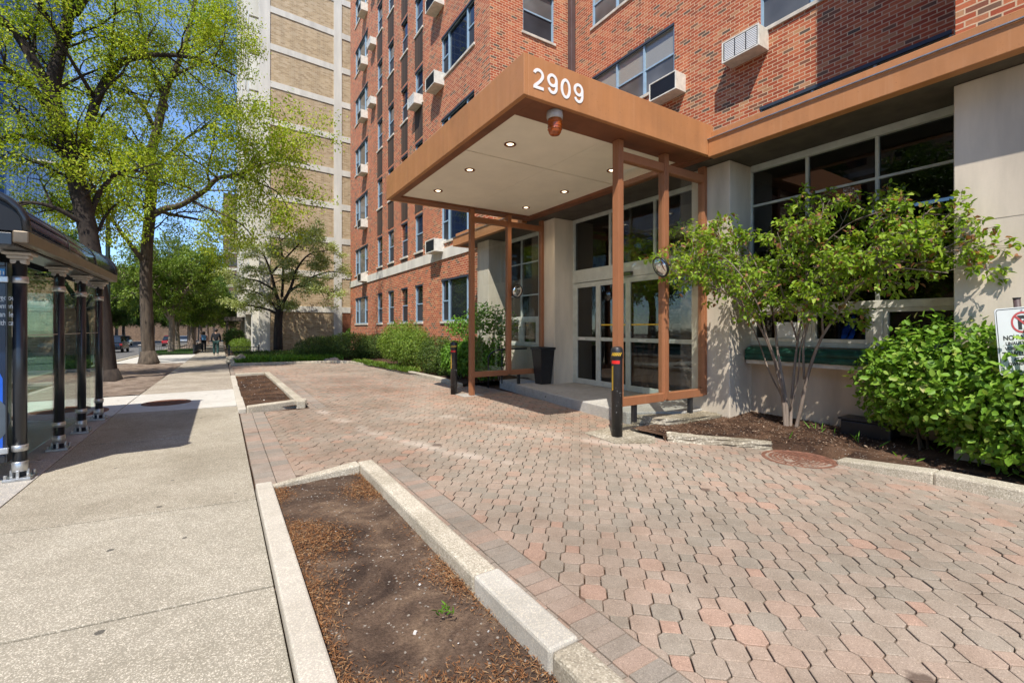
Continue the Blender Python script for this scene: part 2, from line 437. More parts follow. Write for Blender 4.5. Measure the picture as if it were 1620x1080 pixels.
M['walk'] = concrete_mat('exposed_aggregate', (0.335, 0.295, 0.225), 0.22, 230, 0.26)
M['walk_near'] = concrete_mat('exposed_aggregate_coarse', (0.355, 0.318, 0.248), 0.22, 205, 0.2)
M['walk_new'] = concrete_mat('new_concrete', (0.58, 0.55, 0.49), 0.15, 200, 0.12, lightspeck=(0.66, 0.62, 0.55))
M['walk_old'] = concrete_mat('old_concrete', (0.36, 0.305, 0.24), 0.35, 120, 0.3)
M['pad'] = concrete_mat('pad_concrete', (0.40, 0.38, 0.35), 0.2, 160, 0.2)
M['kerb'] = concrete_mat('kerb_concrete', (0.50, 0.44, 0.34), 0.4, 140, 0.35, gum=False)
M['kerb_smooth'] = concrete_mat('kerb_smooth', (0.54, 0.49, 0.41), 0.12, 190, 0.22, gum=False)
M['kerb_patch'] = concrete_mat('patched_kerb', (0.54, 0.505, 0.44), 0.15, 190, 0.25, gum=False)
M['limestone'] = concrete_mat('limestone', (0.40, 0.35, 0.27), 0.3, 60, 0.65, gum=False)
M['step'] = concrete_mat('step_concrete', (0.40, 0.385, 0.36), 0.2, 170, 0.25)
M['asphalt'] = concrete_mat('asphalt', (0.16, 0.155, 0.15), 0.4, 150, 0.2, lightspeck=(0.25, 0.24, 0.23), gum=False)
def soil_mat(name, dark, mid, warm, sc=1.0):
    m, t, b = nt(name)
    p = coords(t)
    a = noise(t, p, 2.3 * sc, 6, 0.65, 0.6); f = noise(t, p, 60, 5, 0.7)
    v = t.nodes.new('ShaderNodeTexVoronoi'); v.inputs['Scale'].default_value = 90; t.links.new(p, v.inputs['Vector'])
    sep = t.nodes.new('ShaderNodeSeparateColor'); t.links.new(v.outputs['Color'], sep.inputs[0])
    col = ramp(t, a, [(0.36, dark), (0.52, mid), (0.66, warm)])
    col = mixc(t, 0.8, col, ramp(t, f, [(0.3, (.4, .38, .36)), (0.7, (1.15, 1.1, 1.05))]), 'MULTIPLY')
    col = mixc(t, ramp(t, sep.outputs[1], [(0.978, 0.0), (0.985, 0.7)]), col, (0.4, 0.36, 0.3))
    t.links.new(col, b.inputs['Base Color']); b.inputs['Roughness'].default_value = 1.0
    b.inputs['Specular IOR Level'].default_value = 0.1
    bump(t, b, math_(t, 'ADD', f, sep.outputs[0]), 0.9, 0.015)
    return m
M['soil'] = soil_mat('dry_soil', (0.07, 0.049, 0.038), (0.16, 0.11, 0.078), (0.30, 0.21, 0.14))
M['mulch'] = soil_mat('bark_mulch', (0.05, 0.03, 0.022), (0.11, 0.065, 0.042), (0.19, 0.115, 0.075))
M['dirt'] = soil_mat('bare_dirt', (0.21, 0.16, 0.125), (0.33, 0.26, 0.205), (0.44, 0.365, 0.30))
M['needle'] = leaf_mat('dry_needles', [(0, (0.12, 0.055, 0.025)), (0.6, (0.30, 0.13, 0.05)), (1, (0.38, 0.25, 0.13))], 0.1, rough=0.8, spec=0.1)
M['chip'] = leaf_mat('bark_chips', [(0, (0.04, 0.022, 0.015)), (0.7, (0.16, 0.085, 0.05)), (1, (0.38, 0.28, 0.2))], 0.0, rough=0.9, spec=0.1)
M['pebble'] = plain('pale_pebble', (0.62, 0.58, 0.52), 0.8, var=0.3, scale=30)

def paver_mat(name, stops, scuffs=False):
    m, t, b = nt(name)
    a = t.nodes.new('ShaderNodeAttribute'); a.attribute_name = 'rnd'
    p = coords(t)
    col = ramp(t, a.outputs['Fac'], stops)
    v = t.nodes.new('ShaderNodeTexVoronoi'); v.inputs['Scale'].default_value = 260; t.links.new(p, v.inputs['Vector'])
    sep = t.nodes.new('ShaderNodeSeparateColor'); t.links.new(v.outputs['Color'], sep.inputs[0])
    col = mixc(t, 0.55, col, ramp(t, sep.outputs[0], [(0.0, (.5, .48, .46)), (0.4, (.95, .95, .95)), (0.93, (1.1, 1.1, 1.1)), (0.97, (1.7, 1.7, 1.7))]), 'MULTIPLY')
    big = ramp(t, noise(t, p, 0.55, 5, 0.6, 0.5), [(0.33, (.68, .66, .64)), (0.6, (1, 1, 1))])
    col = mixc(t, 0.85, col, big, 'MULTIPLY')
    col = mixc(t, 0.6, col, ramp(t, noise(t, p, 6, 5), [(0.32, (.75, .73, .7)), (0.6, (1, 1, 1))]), 'MULTIPLY')
    if scuffs:
        # brown grime where cars stop by the door, greyer towards the street mouth
        sy = t.nodes.new('ShaderNodeSeparateXYZ'); t.links.new(p, sy.inputs[0])
        zone = ramp(t, math_(t, 'DIVIDE', sy.outputs[1], 20.0), [(0.16, 0.12), (0.30, 0.7), (0.55, 0.65), (0.8, 0.25)])
        gr_ = math_(t, 'MULTIPLY', zone, ramp(t, noise(t, p, 0.42, 5, .62, .8), [(0.34, 1.0), (0.62, 0.15)]))
        col = mixc(t, gr_, col, (0.74, 0.62, 0.53), 'MULTIPLY')
        # dark oil drips along the wheel track
        g = t.nodes.new('ShaderNodeTexVoronoi'); g.inputs['Scale'].default_value = 1.15; t.links.new(p, g.inputs['Vector'])
        gd = math_(t, 'ADD', g.outputs['Distance'], math_(t, 'MULTIPLY', noise(t, p, 14, 3), 0.11))
        keep = ramp(t, noise(t, p, 0.5, 1), [(0.42, 0.0), (0.5, 0.8)])
        col = mixc(t, math_(t, 'MULTIPLY', ramp(t, gd, [(0.115, 1.0), (0.15, 0.0)]), keep), col, (0.085, 0.055, 0.04))
        # pale tyre scuffs: two long arcs where cars swing in towards the door
        sx = t.nodes.new('ShaderNodeSeparateXYZ'); t.links.new(p, sx.inputs[0])
        for cx, cy, r, wd, y0, y1 in ((14.2, 9.6, 11.25, 0.19, 1.0, 7.2), (14.2, 9.6, 12.72, 0.16, 4.2, 9.5)):
            dx = math_(t, 'SUBTRACT', sx.outputs[0], cx); dy = math_(t, 'SUBTRACT', sx.outputs[1], cy)
            rr = math_(t, 'SQRT', math_(t, 'ADD', math_(t, 'MULTIPLY', dx, dx), math_(t, 'MULTIPLY', dy, dy)))
            dd = math_(t, 'ABSOLUTE', math_(t, 'SUBTRACT', rr, r))
            band = ramp(t, math_(t, 'DIVIDE', dd, wd), [(0.25, 1.0), (1.0, 0.0)])
            brk = ramp(t, noise(t, p, 1.3, 4), [(0.42, 0.0), (0.62, 0.55)])
            seg = math_(t, 'MULTIPLY', math_(t, 'GREATER_THAN', sx.outputs[1], y0), math_(t, 'LESS_THAN', sx.outputs[1], y1))
            col = mixc(t, math_(t, 'MULTIPLY', math_(t, 'MULTIPLY', band, brk), seg), col, (0.52, 0.44, 0.36))
    t.links.new(col, b.inputs['Base Color']); b.inputs['Roughness'].default_value = 0.88
    b.inputs['Specular IOR Level'].default_value = 0.3
    bump(t, b, sep.outputs[0], 0.3, 0.003)
    return m
M['paver'] = paver_mat('clay_paver', [(0, (0.325, 0.28, 0.222)), (0.35, (0.365, 0.30, 0.235)), (0.6, (0.39, 0.308, 0.24)), (0.85, (0.42, 0.305, 0.232)), (1, (0.44, 0.295, 0.22))], True)
M['paver_border'] = paver_mat('border_paver', [(0, (0.30, 0.262, 0.215)), (0.5, (0.345, 0.282, 0.225)), (1, (0.385, 0.275, 0.21))])
# ------------------------------------------------------------------ ground, street, paving
def sheet(mb, x0, x1, y0, y1, dz, step=8.0, fz=gz):
    ys = [y0]
    for b in (12.0,):
        if y0 < b < y1: ys.append(b)
    ys.append(y1)
    for a, b in zip(ys[:-1], ys[1:]):
        n = max(1, int((b - a) / step))
        for k in range(n):
            ya, yb = a + (b - a) * k / n, a + (b - a) * (k + 1) / n
            mb.quad((x0, ya, fz(ya) + dz), (x1, ya, fz(ya) + dz), (x1, yb, fz(yb) + dz), (x0, yb, fz(yb) + dz))
    return mb
struct('ground', sheet(MB(), -400, 400, -300, 900, -0.16, 60), M['dirt'])
struct('street', sheet(MB(), -17, -4.9, -60, 300, -0.13, 30), M['asphalt'])
mbk = MB()
for y in np.arange(-40, 200, 12.0): mbk.bar((-4.8, y, gz(y) - 0.06), (-4.8, y + 11.98, gz(y + 12) - 0.06), 0.2, 0.2)
struct('street_kerb', mbk, M['kerb'])
mbl = MB()
for y in np.arange(6, 140, 9.0): mbl.quad((-11.05, y, gz(y) - 0.126), (-10.95, y, gz(y) - 0.126), (-10.95, y + 3, gz(y + 3) - 0.126), (-11.05, y + 3, gz(y + 3) - 0.126))
struct('lane_marking', mbl, M['white_paint'])
struct('far_sidewalk', sheet(MB(), -20, -17, -60, 200, -0.02, 30), M['walk_old'])

def slabs(name, x0, x1, ys, m, top=0.0, gap=0.022, skew=0.0):
    mb = MB()
    for a, b in zip(ys[:-1], ys[1:]):
        za, zb = gz(a) + top, gz(b) + top
        p = [(x0, a + gap / 2 + skew), (x1, a + gap / 2 - skew), (x1, b - gap / 2 - skew), (x0, b - gap / 2 + skew)]
        mb.prism(p, -0.13 + min(za, zb), [za, za, zb, zb])
    return struct(name, mb, m, bevel=0.006)
slabs('sidewalk', -1.55, 0.258, [-3.0, -0.1, 3.1, 4.70], M['walk_near'], skew=0.12)
slabs('sidewalk', -1.55, 0.258, [4.70, 7.7, 10.3], M['walk'], skew=0.12)
slabs('sidewalk', -1.55, 0.258, [10.30, 13.2], M['walk_new'], skew=0.0)
slabs('sidewalk', -1.55, 0.258, [13.2, 15, 17, 19, 21, 23, 25, 27, 29, 31, 33, 35, 37, 39, 41, 44, 47, 50, 54, 58, 62, 66, 70, 76, 82, 90, 100, 120], M['walk_old'])
slabs('shelter_pad', -4.7, -1.565, [-3, 1.2, 4.2, 7.2, 10.25], M['pad'], top=-0.006)
slabs('sidewalk', -4.7, -1.565, [10.30, 11.7, 13.2], M['walk_new'], top=-0.006)
slabs('parkway', -4.7, -1.565, [28.8, 32, 35, 38, 41.0], M['walk_new'], top=-0.01)
def rough_patch(name, x0, x1, y0, y1, m, base=0.0, amp=0.03, step=0.12, kind='structure', seed=1, zf=None, parent=None):
    rng = np.random.default_rng(seed)
    nx, ny = max(2, int((x1 - x0) / step)), max(2, int((y1 - y0) / step))
    X, Y = np.meshgrid(np.linspace(x0, x1, nx + 1), np.linspace(y0, y1, ny + 1), indexing='ij')
    Z = np.zeros_like(X)
    for k in range(7):
        a, b2, c = rng.uniform(-1, 1, 3); s = 1.2 * 1.8 ** k
        Z += amp / 1.45 ** k * np.sin(a * s * X + b2 * s * Y + 9 * c) * np.cos(b2 * s * X - a * s * Y + 5 * c)
    Z += rng.normal(0, amp * 0.16, Z.shape)
    G = np.vectorize(gz)(Y); Z += G + base
    if zf is not None: Z += zf(X, Y)
    mb = MB(); mb.v = [tuple(p) for p in np.stack([X.ravel(), Y.ravel(), Z.ravel()], 1)]
    w = ny + 1
    mb.f = [(i * w + j, (i + 1) * w + j, (i + 1) * w + j + 1, i * w + j + 1) for i in range(nx) for j in range(ny)]
    me = mb.mesh(name, m, smooth=True)
    if parent is not None: return part(name, me, m, parent)
    return struct(name, me, m, kind=kind)
rough_patch('tree_pit_soil', -4.68, -1.57, 13.22, 28.78, M['dirt'], base=-0.02, amp=0.035, step=0.15)

# octagon-and-square pavers, every one a little loose
rng = np.random.default_rng(5)
def clip_poly(poly, rect):
    x0, x1, y0, y1 = rect
    for ax, lim, sg in ((0, x0, 1), (0, x1, -1), (1, y0, 1), (1, y1, -1)):
        out = []
        for i in range(len(poly)):
            p, q = poly[i], poly[(i + 1) % len(poly)]
            dp, dq = (p[ax] - lim) * sg, (q[ax] - lim) * sg
            if dp >= 0: out.append(p)
            if dp * dq < 0:
                k = dp / (dp - dq); out.append((p[0] + (q[0] - p[0]) * k, p[1] + (q[1] - p[1]) * k))
        poly = out
        if len(poly) < 3: return []
    return poly
def parea(p):
    return 0.5 * sum(p[i][0] * p[(i + 1) % len(p)][1] - p[(i + 1) % len(p)][0] * p[i][1] for i in range(len(p)))
def add_stone(V, F, RN, poly, top, ch=0.005, gap=0.0022, rnd=0.5, tilt=(0, 0)):
    n = len(poly); cx = sum(p[0] for p in poly) / n; cy = sum(p[1] for p in poly) / n
    def inset(d):
        r = []
        for x, y in poly:
            l = math.hypot(x - cx, y - cy) + 1e-6
            r.append((x - (x - cx) / l * d, y - (y - cy) / l * d))
        return r
    o = len(V); g = gz(cy)
    zf = lambda x, y: g - 0.016 * (y - cy) * (cy > 12) + top + (x - cx) * tilt[0] + (y - cy) * tilt[1]
    V += [(x, y, zf(x, y)) for x, y in inset(gap + ch)]
    V += [(x, y, zf(x, y) - ch * 0.8) for x, y in inset(gap)]
    V += [(x, y, g + top - 0.045) for x, y in inset(gap)]
    F.append(tuple(o + i for i in range(n)))
    for r in (0, 1):
        for i in range(n):
            j = (i + 1) % n
            F.append((o + r * n + i, o + (r + 1) * n + i, o + (r + 1) * n + j, o + r * n + j))
    RN += [rnd] * (3 * n)
def stones_obj(name, V, F, RN, m):
    mb = MB(); mb.v = V; mb.f = F
    me = mb.mesh(name, m)
    a = me.attributes.new('rnd', 'FLOAT', 'POINT'); a.data.foreach_set('value', np.array(RN, 'f'))
    return struct(name, me, m)
BX = 1.69                                             # border band beside the planters ends here
RECTS = [(BX, 5.62, -2.2, 23.6), (0.64, BX, 4.98, 9.15), (0.40, BX, 17.3, 23.6)]
def inside(p):
    return any(r[0] <= p[0] <= r[1] and r[2] <= p[1] <= r[3] for r in RECTS)
V, F, RN = [], [], []
pitch = 0.25; s = pitch * .385; a_ = (pitch - s) / 2; th = R_(-41)
ct, st = math.cos(th), math.sin(th)
octa = [(-s / 2, -a_), (s / 2, -a_), (a_, -s / 2), (a_, s / 2), (s / 2, a_), (-s / 2, a_), (-a_, s / 2), (-a_, -s / 2)]
sq = [(s / 2 * x, s / 2 * y) for x, y in ((-1, -1), (1, -1), (1, 1), (-1, 1))]
for i in range(-110, 111):
    for j in range(-220, 221):
        ox = (i + 0.5 * (j & 1)) * pitch; oy = j * pitch / 2
        for sh, dx in ((octa, 0.0), (sq, pitch / 2)):
            cx = (ox + dx) * ct - oy * st + 3.0; cy = (ox + dx) * st + oy * ct + 10.0
            if not (0 < cx < 5.9 and -2.6 < cy < 24): continue
            poly = [(cx + x * ct - y * st, cy + x * st + y * ct) for x, y in sh]
            k = sum(inside(p) for p in poly)
            if k == 0: continue
            if k < len(poly):
                best = []
                for r in RECTS:
                    q = clip_poly(poly, r)
                    if len(q) > 2 and (not best or abs(parea(q)) > abs(parea(best))): best = q
                poly = best
                if len(poly) < 3 or abs(parea(poly)) < 0.0012: continue
            tone = float(np.clip(rng.normal(0.5 + 0.16 * math.sin(cx * 1.1 + cy * .35), 0.27), 0, 1))
            dip = 0.012 * math.sin(cx * 1.3 + 1) * math.sin(cy * 0.8) - 0.004
            add_stone(V, F, RN, poly, dip + rng.normal(0, 0.0016), rnd=tone, tilt=rng.normal(0, 0.012, 2), gap=float(rng.uniform(.0022, .0062)), ch=0.004)
stones_obj('driveway_pavers', V, F, RN, M['paver'])
# rectangular border courses
V, F, RN = [], [], []
def course(x0, x1, y0, y1, w, along='y'):
    if along == 'y':
        n = int(round((y1 - y0) / w))
        for k in range(n):
            ya = y0 + (y1 - y0) * k / n; yb = y0 + (y1 - y0) * (k + 1) / n
            add_stone(V, F, RN, [(x0, ya), (x1, ya), (x1, yb), (x0, yb)], rng.normal(-0.003, 0.0014), rnd=float(rng.uniform(0, 1)), tilt=rng.normal(0, 0.009, 2), ch=0.005, gap=float(rng.uniform(.003, .006)))
    else:
        n = int(round((x1 - x0) / w))
        for k in range(n):
            xa = x0 + (x1 - x0) * k / n; xb = x0 + (x1 - x0) * (k + 1) / n
            add_stone(V, F, RN, [(xa, y0), (xb, y0), (xb, y1), (xa, y1)], rng.normal(-0.003, 0.0014), rnd=float(rng.uniform(0, 1)), ch=0.005, gap=float(rng.uniform(.003, .006)))
course(1.37, 1.485, -2.2, 4.98, 0.095); course(1.485, BX, -2.2, 4.98, 0.1)
course(1.40, 1.50, 9.15, 17.3, 0.1); course(1.50, BX, 9.15, 17.3, 0.1)
course(0.275, 0.455, 4.80, 9.25, 0.19); course(0.455, 0.64, 4.80, 9.25, 0.19)
course(0.64, 1.37, 4.86, 4.98, 0.17, 'x')
course(5.62, 5.90, -2.2, 3.2, 0.21)
course(5.62, 5.80, 3.2, 4.6, 0.21)
course(0.275, 0.40, 17.3, 23.6, 0.2)
stones_obj('paving_border', V, F, RN, M['paver_border'])
struct('paving_sand', sheet(MB(), 0.262, 7.3, -2.3, 23.7, -0.034, 1.0), M['mulch'])

# ------------------------------------------------------------------ leaf / blade scatter
def leaf_mesh(name, C, T, Nn, L, W, m, shape='diamond', fold=0.25, rnd=None, seed=0, droop=0.0):
    C, T, Nn = (np.asarray(a, 'f') for a in (C, T, Nn)); n = len(C)
    L = np.broadcast_to(np.asarray(L, 'f'), n)[:, None]; W = np.broadcast_to(np.asarray(W, 'f'), n)[:, None]
    T = T / (np.linalg.norm(T, axis=1, keepdims=True) + 1e-9)
    S = np.cross(T, Nn); S /= (np.linalg.norm(S, axis=1, keepdims=True) + 1e-9)
    Nn = np.cross(S, T)
    if rnd is None: rnd = np.random.default_rng(seed).uniform(0, 1, n)
    if shape == 'diamond':
        P = [C, C + T * L * .5 + S * W * .5 + Nn * W * fold, C + T * L - Nn * L * droop, C + T * L * .5 - S * W * .5 + Nn * W * fold]
        k = 4; fc = np.array([[0, 1, 2], [0, 2, 3]])
    else:
        P = [C, C + T * L * .28 + S * W * .5 + Nn * W * fold, C + T * L * .68 + S * W * .4 + Nn * (W * fold - L * droop * .5), C + T * L - Nn * L * droop,
             C + T * L * .68 - S * W * .4 + Nn * (W * fold - L * droop * .5), C + T * L * .28 - S * W * .5 + Nn * W * fold]
        k = 6; fc = np.array([[0, 1, 2, 3], [0, 3, 4, 5]])
    co = np.stack(P, 1).reshape(-1, 3).astype('f')
    faces = (np.arange(n)[:, None, None] * k + fc[None]).reshape(-1, fc.shape[1])
    me = bpy.data.meshes.new(name)
    me.vertices.add(len(co)); me.vertices.foreach_set('co', co.ravel())
    me.loops.add(faces.size); me.loops.foreach_set('vertex_index', faces.ravel().astype('i'))
    me.polygons.add(len(faces)); me.polygons.foreach_set('loop_start', (np.arange(len(faces)) * fc.shape[1]).astype('i'))
    me.update(calc_edges=True)
    a = me.attributes.new('rnd', 'FLOAT', 'POINT'); a.data.foreach_set('value', np.repeat(rnd, k).astype('f'))
    me.materials.append(m)
    return me
def unit(n, rng):
    v = rng.normal(0, 1, (n, 3)); return v / np.linalg.norm(v, axis=1, keepdims=True)
def litter_mesh(name, x0, x1, y0, y1, n, L, W, m, seed, base=0.02, zf=None, mask=None, flat=0.25):
    r = np.random.default_rng(seed)
    C = np.stack([r.uniform(x0, x1, n), r.uniform(y0, y1, n), np.zeros(n)], 1)
    if mask is not None: C = C[mask(C[:, 0], C[:, 1], r)]; n = len(C)
    C[:, 2] = np.vectorize(gz)(C[:, 1]) + base + r.uniform(-.004, .012, n)
    if zf is not None: C[:, 2] += zf(C[:, 0], C[:, 1])
    T = unit(n, r); T[:, 2] *= flat
    Nn = unit(n, r) * .45 + np.array([0, 0, 1])
    return leaf_mesh(name, C, T, Nn, r.uniform(L * .5, L * 1.3, n), r.uniform(W * .6, W * 1.3, n), m, seed=seed)

# ------------------------------------------------------------------ kerbed planters between sidewalk and driveway
def planter(label, outer, kl, kr, ke, top_l, top_r, soil_z, seed, n_need, near=False):
    x0, x1, y0, y1 = outer
    rt = root('kerbed_planter', label, 'planter', (x0, y0, gz(y0)), 'kerbed planters between the sidewalk and the driveway')
    g0, g1 = gz(y0), gz(y1)
    mb = MB()
    cut = 2.26 if near else None
    r2 = random.Random(seed)
    def wob(x0_, x1_, ya, yb, zt, n=14, base=-0.13):
        """a cast kerb with slightly uneven edges"""
        for k in range(n):
            a = ya + (yb - ya) * k / n; b = ya + (yb - ya) * (k + 1) / n
        mb.prism([(x0_, ya), (x1_, ya), (x1_, yb), (x0_, yb)], base + min(gz(ya), gz(yb)), [gz(ya) + zt, gz(ya) + zt, gz(yb) + zt, gz(yb) + zt])
    wob(x0, x0 + kl, y0, y1, top_l)
    part('kerb', mb, M['kerb_smooth'], rt, bevel=0.012)
    mb = MB()
    if near:
        wob(x1 - kr, x1, y0, 1.55, top_r); part('kerb', mb, M['kerb'], rt, bevel=0.02); mb = MB()
        wob(x1 - kr, x1, 2.262, y1, top_r)
    else:
        wob(x1 - kr, x1, y0, y1, top_r)
    part('kerb', mb, M['kerb'], rt, bevel=0.02)
    if near:
        mb = MB(); wob(x1 - kr - .004, x1 + .004, 1.554, 2.258, top_r + 0.006)
        part('kerb', mb, M['kerb_patch'], rt, bevel=0.016, label='newer pale kerb section patched into the planter edge')
    mb = MB()
    if near: mb.prism([(x0 + .02, y1 - ke + .02), (x1 - kr, y1 - ke), (x1 - kr, y1 + .04), (x0 + .02, y1 - .06)], -.13, [top_l * .6, top_r, top_r, top_l * .6])
    else:
        mb.prism([(x0 + kl, y1 - ke), (x1 - kr, y1 - ke), (x1 - kr, y1), (x0 + kl, y1)], -.13 + g1, g1 + top_r)
        part('kerb', mb, M['kerb'], rt, bevel=0.018); mb = MB()
        mb.prism([(x0 + kl, y0 - .22), (x1 + .05, y0 + .18), (x1 + .05, y0 + .36), (x0 + kl, y0 - .04)], -.13, top_r)
    part('kerb', mb, M['kerb'], rt, bevel=0.018)
    hump = lambda X, Y: 0.009 * np.sin(X * 7 + 1) * np.sin(Y * 3)
    rough_patch('soil', x0 + kl - .02, x1 - kr + .02, y0, y1 - .04, M['soil'] if near else M['mulch'], base=soil_z, amp=0.005, step=0.03 if near else 0.08, seed=seed, zf=hump, parent=rt)
    def patches(X, Y, r):
        e = np.minimum(X - x0 - kl, x1 - kr - X)
        f = np.sin(X * 5.2 + 1.3 + np.sin(Y * 2.2)) * np.sin(Y * 3.1 + .6) + np.sin(Y * 7.1 + X * 3) * .5
        return (f + 0.9 * np.exp(-np.maximum(e, 0) / .12) + 0.6 * np.exp(-np.abs(y1 - .1 - Y) / .2) + r.normal(0, .38, len(X))) > 0.70
    o = part('pine_needles', litter_mesh('pine_needles', x0 + kl, x1 - kr, y0, y1 - .12, n_need, 0.028 if near else .034, 0.0042 if near else .006, M['needle'], seed + 1, soil_z + .006, hump, patches, .35), None, rt)
    o['kind'] = 'stuff'
    mb = MB(); r3 = np.random.default_rng(seed + 3)
    for k in range(70 if near else 40):
        x, y = r3.uniform(x0 + kl + .02, x1 - kr - .02), r3.uniform(y0, y1 - .1); q = r3.uniform(.002, .006) * (1 if near else 1.6)
        z = gz(y) + soil_z + 0.009 * math.sin(x * 7 + 1) * math.sin(y * 3) + .003
        d = unit(3, r3) * q * r3.uniform(.6, 1.3, (3, 1)); mb.obox((x, y, z), d[0], np.cross(d[0], d[1]) / q, d[2] * .7 + np.array([0, 0, q * .3]))
    o = part('pebbles', mb, M['pebble'], rt); o['kind'] = 'stuff'
    return rt
planter('long near planter of dry soil and needles in the foreground', (0.268, 1.345, -1.0, 4.84), 0.135, 0.155, 0.12, 0.055, 0.115, 0.015, 3, 90000, True)
planter('far planter of dark mulch with broken kerb beside the sidewalk', (0.25, 1.36, 9.45, 17.1), 0.13, 0.16, 0.14, 0.05, 0.11, 0.03, 8, 5000)

# ------------------------------------------------------------------ iron covers
def cover(name, label, x, y, r, dz, m, rings=6, group=None):
    mb = MB(); z = gz(y) + dz
    mb.lathe((x, y, z), [(r, -.02), (r, .004), (r * .9, .006), (r * .88, -.001), (0.001, -.001)], 40)
    rr = random.Random(int(x * 100))
    for i in range(rings):
        for j in range(int(4 + i * 6)):
            q = r * .82 * (i + .5) / rings; t_ = 2 * math.pi * j / int(4 + i * 6)
            cx, cy = x + q * math.cos(t_), y + q * math.sin(t_); h = r * .045
            mb.box(cx - h, cx + h, cy - h, cy + h, z - .002, z + .0055)
    thing(name, mb, m, label, 'manhole cover', (x, y, z), group)
cover('manhole_cover', 'rusty round cover set in the pale new sidewalk slab', -0.92, 11.4, 0.40, 0.002, M['rust'])
cover('manhole_cover', 'rusty round cover at the corner of the mulch bed by the driveway', 5.55, 2.62, 0.37, 0.004, M['rust'])
cover('manhole_cover', 'wide rusty round cover behind the bus shelter glass', -2.35, 10.95, 0.62, 0.002, M['rust'])

# ------------------------------------------------------------------ red brick apartment building
bld = root('apartment_building', 'red brick apartment block with stone ground floor and brown eave', 'building', (7.2, 8, 0))
def wall_open(mb, mapf, u0, u1, z0, z1, ops, depth):
    us = sorted({u0, u1, *[o[0] for o in ops], *[o[1] for o in ops]}); zs = sorted({z0, z1, *[o[2] for o in ops], *[o[3] for o in ops]})
    us = [u for u in us if u0 <= u <= u1]; zs = [z for z in zs if z0 <= z <= z1]
    for a, b in zip(us[:-1], us[1:]):
        for c, d in zip(zs[:-1], zs[1:]):
            m_ = ((a + b) / 2, (c + d) / 2)
            if any(o[0] < m_[0] < o[1] and o[2] < m_[1] < o[3] for o in ops): continue
            mb.quad(mapf(a, c, 0), mapf(b, c, 0), mapf(b, d, 0), mapf(a, d, 0))
    for a, b, c, d in ops:
        c2, d2 = max(c, z0), min(d, z1)
        if c2 >= d2: continue
        mb.quad(mapf(a, c2, 0), mapf(a, d2, 0), mapf(a, d2, depth), mapf(a, c2, depth))
        mb.quad(mapf(b, d2, 0), mapf(b, c2, 0), mapf(b, c2, depth), mapf(b, d2, depth))
        mb.quad(mapf(a, c2, 0), mapf(a, c2, depth), mapf(b, c2, depth), mapf(b, c2, 0))
        mb.quad(mapf(a, d2, 0), mapf(b, d2, 0), mapf(b, d2, depth), mapf(a, d2, depth))
    return mb
XW, XR, YC = 7.5, 11.0, 13.1
SILL = [1.75, 4.92, 8.2, 11.5, 14.8, 18.05, 21.3, 24.6]
H = 1.68
NARROW = [(25.03, 25.99), (23.06, 24.01), (20.99, 21.89), (19.05, 20.02)]
TRIP = [(28.0, 31.05), (14.2, 17.05)]
ops = [(a, b, s_, s_ + H) for s_ in SILL for a, b in NARROW + TRIP]
span = [(a, b, s_ + H + .1, s2) for s_, s2 in zip(SILL[1:-1], SILL[2:]) for a, b in NARROW] + [(a, b, 4.66, 4.92) for a, b in NARROW]
mb = MB()
wall_open(mb, lambda u, z, d: (XW + d, u, z), YC, 32.4, -0.6, 30, ops, 0.14)
wall_open(mb, lambda u, z, d: (u, YC + d, z), XW, XR, 4.4, 30, [(8.82, 10.18, z, z + 1.7) for z in (8.4, 11.78, 15.1)], 0.14)
mb.quad((XW, 32.4, -1), (XW, 32.4, 30), (24, 32.4, 30), (24, 32.4, -1))
mb.quad((XW, YC, 4.4), (XW, YC, -.6), (XW, 12.3, -.6), (XW, 12.3, 4.4))
part('wing_wall', mb, M['red_brick'], bld)
RS = [5.2, 8.66, 12.03, 15.4, 18.7]
rops = [(8.53, 12.0, z, z + 1.63) for z in RS] + [(2.62, 6.06, z, z + 1.63) for z in RS]
mb = MB(); wall_open(mb, lambda u, z, d: (XR + d, u, z), 1.9, YC, 4.3, 28, rops, 0.16)
part('recessed_wall', mb, M['red_brick'], bld)
XQ, YQ = 8.42, 1.97
mb = MB(); wall_open(mb, lambda u, z, d: (XQ + d, u, z), -14, YQ, 4.3, 28, [], 0.14)
mb.quad((XQ, YQ, 4.3), (XR, YQ, 4.3), (XR, YQ, 28), (XQ, YQ, 28))
part('projecting_wall', mb, M['red_brick'], bld)
part('roof', MB().box(XW, 24, YC + .02, 32.38, 29.6, 29.95).box(XR, 24, -14, YC + .01, 27.6, 27.95), M['dark_soffit'], bld)
part('stone_band', MB().box(XW - .05, XW + .05, 12.9, 32.45, 4.22, 4.64), M['white_concrete'], bld, bevel=.008)
part('drainpipe', MB().box(XR - .22, XR - .02, YC - .26, YC - .04, 4.4, 28).box(XR - .24, XR, YC - .28, YC - .02, 8.2, 8.3), M['dark_pipe'], bld, bevel=.02)

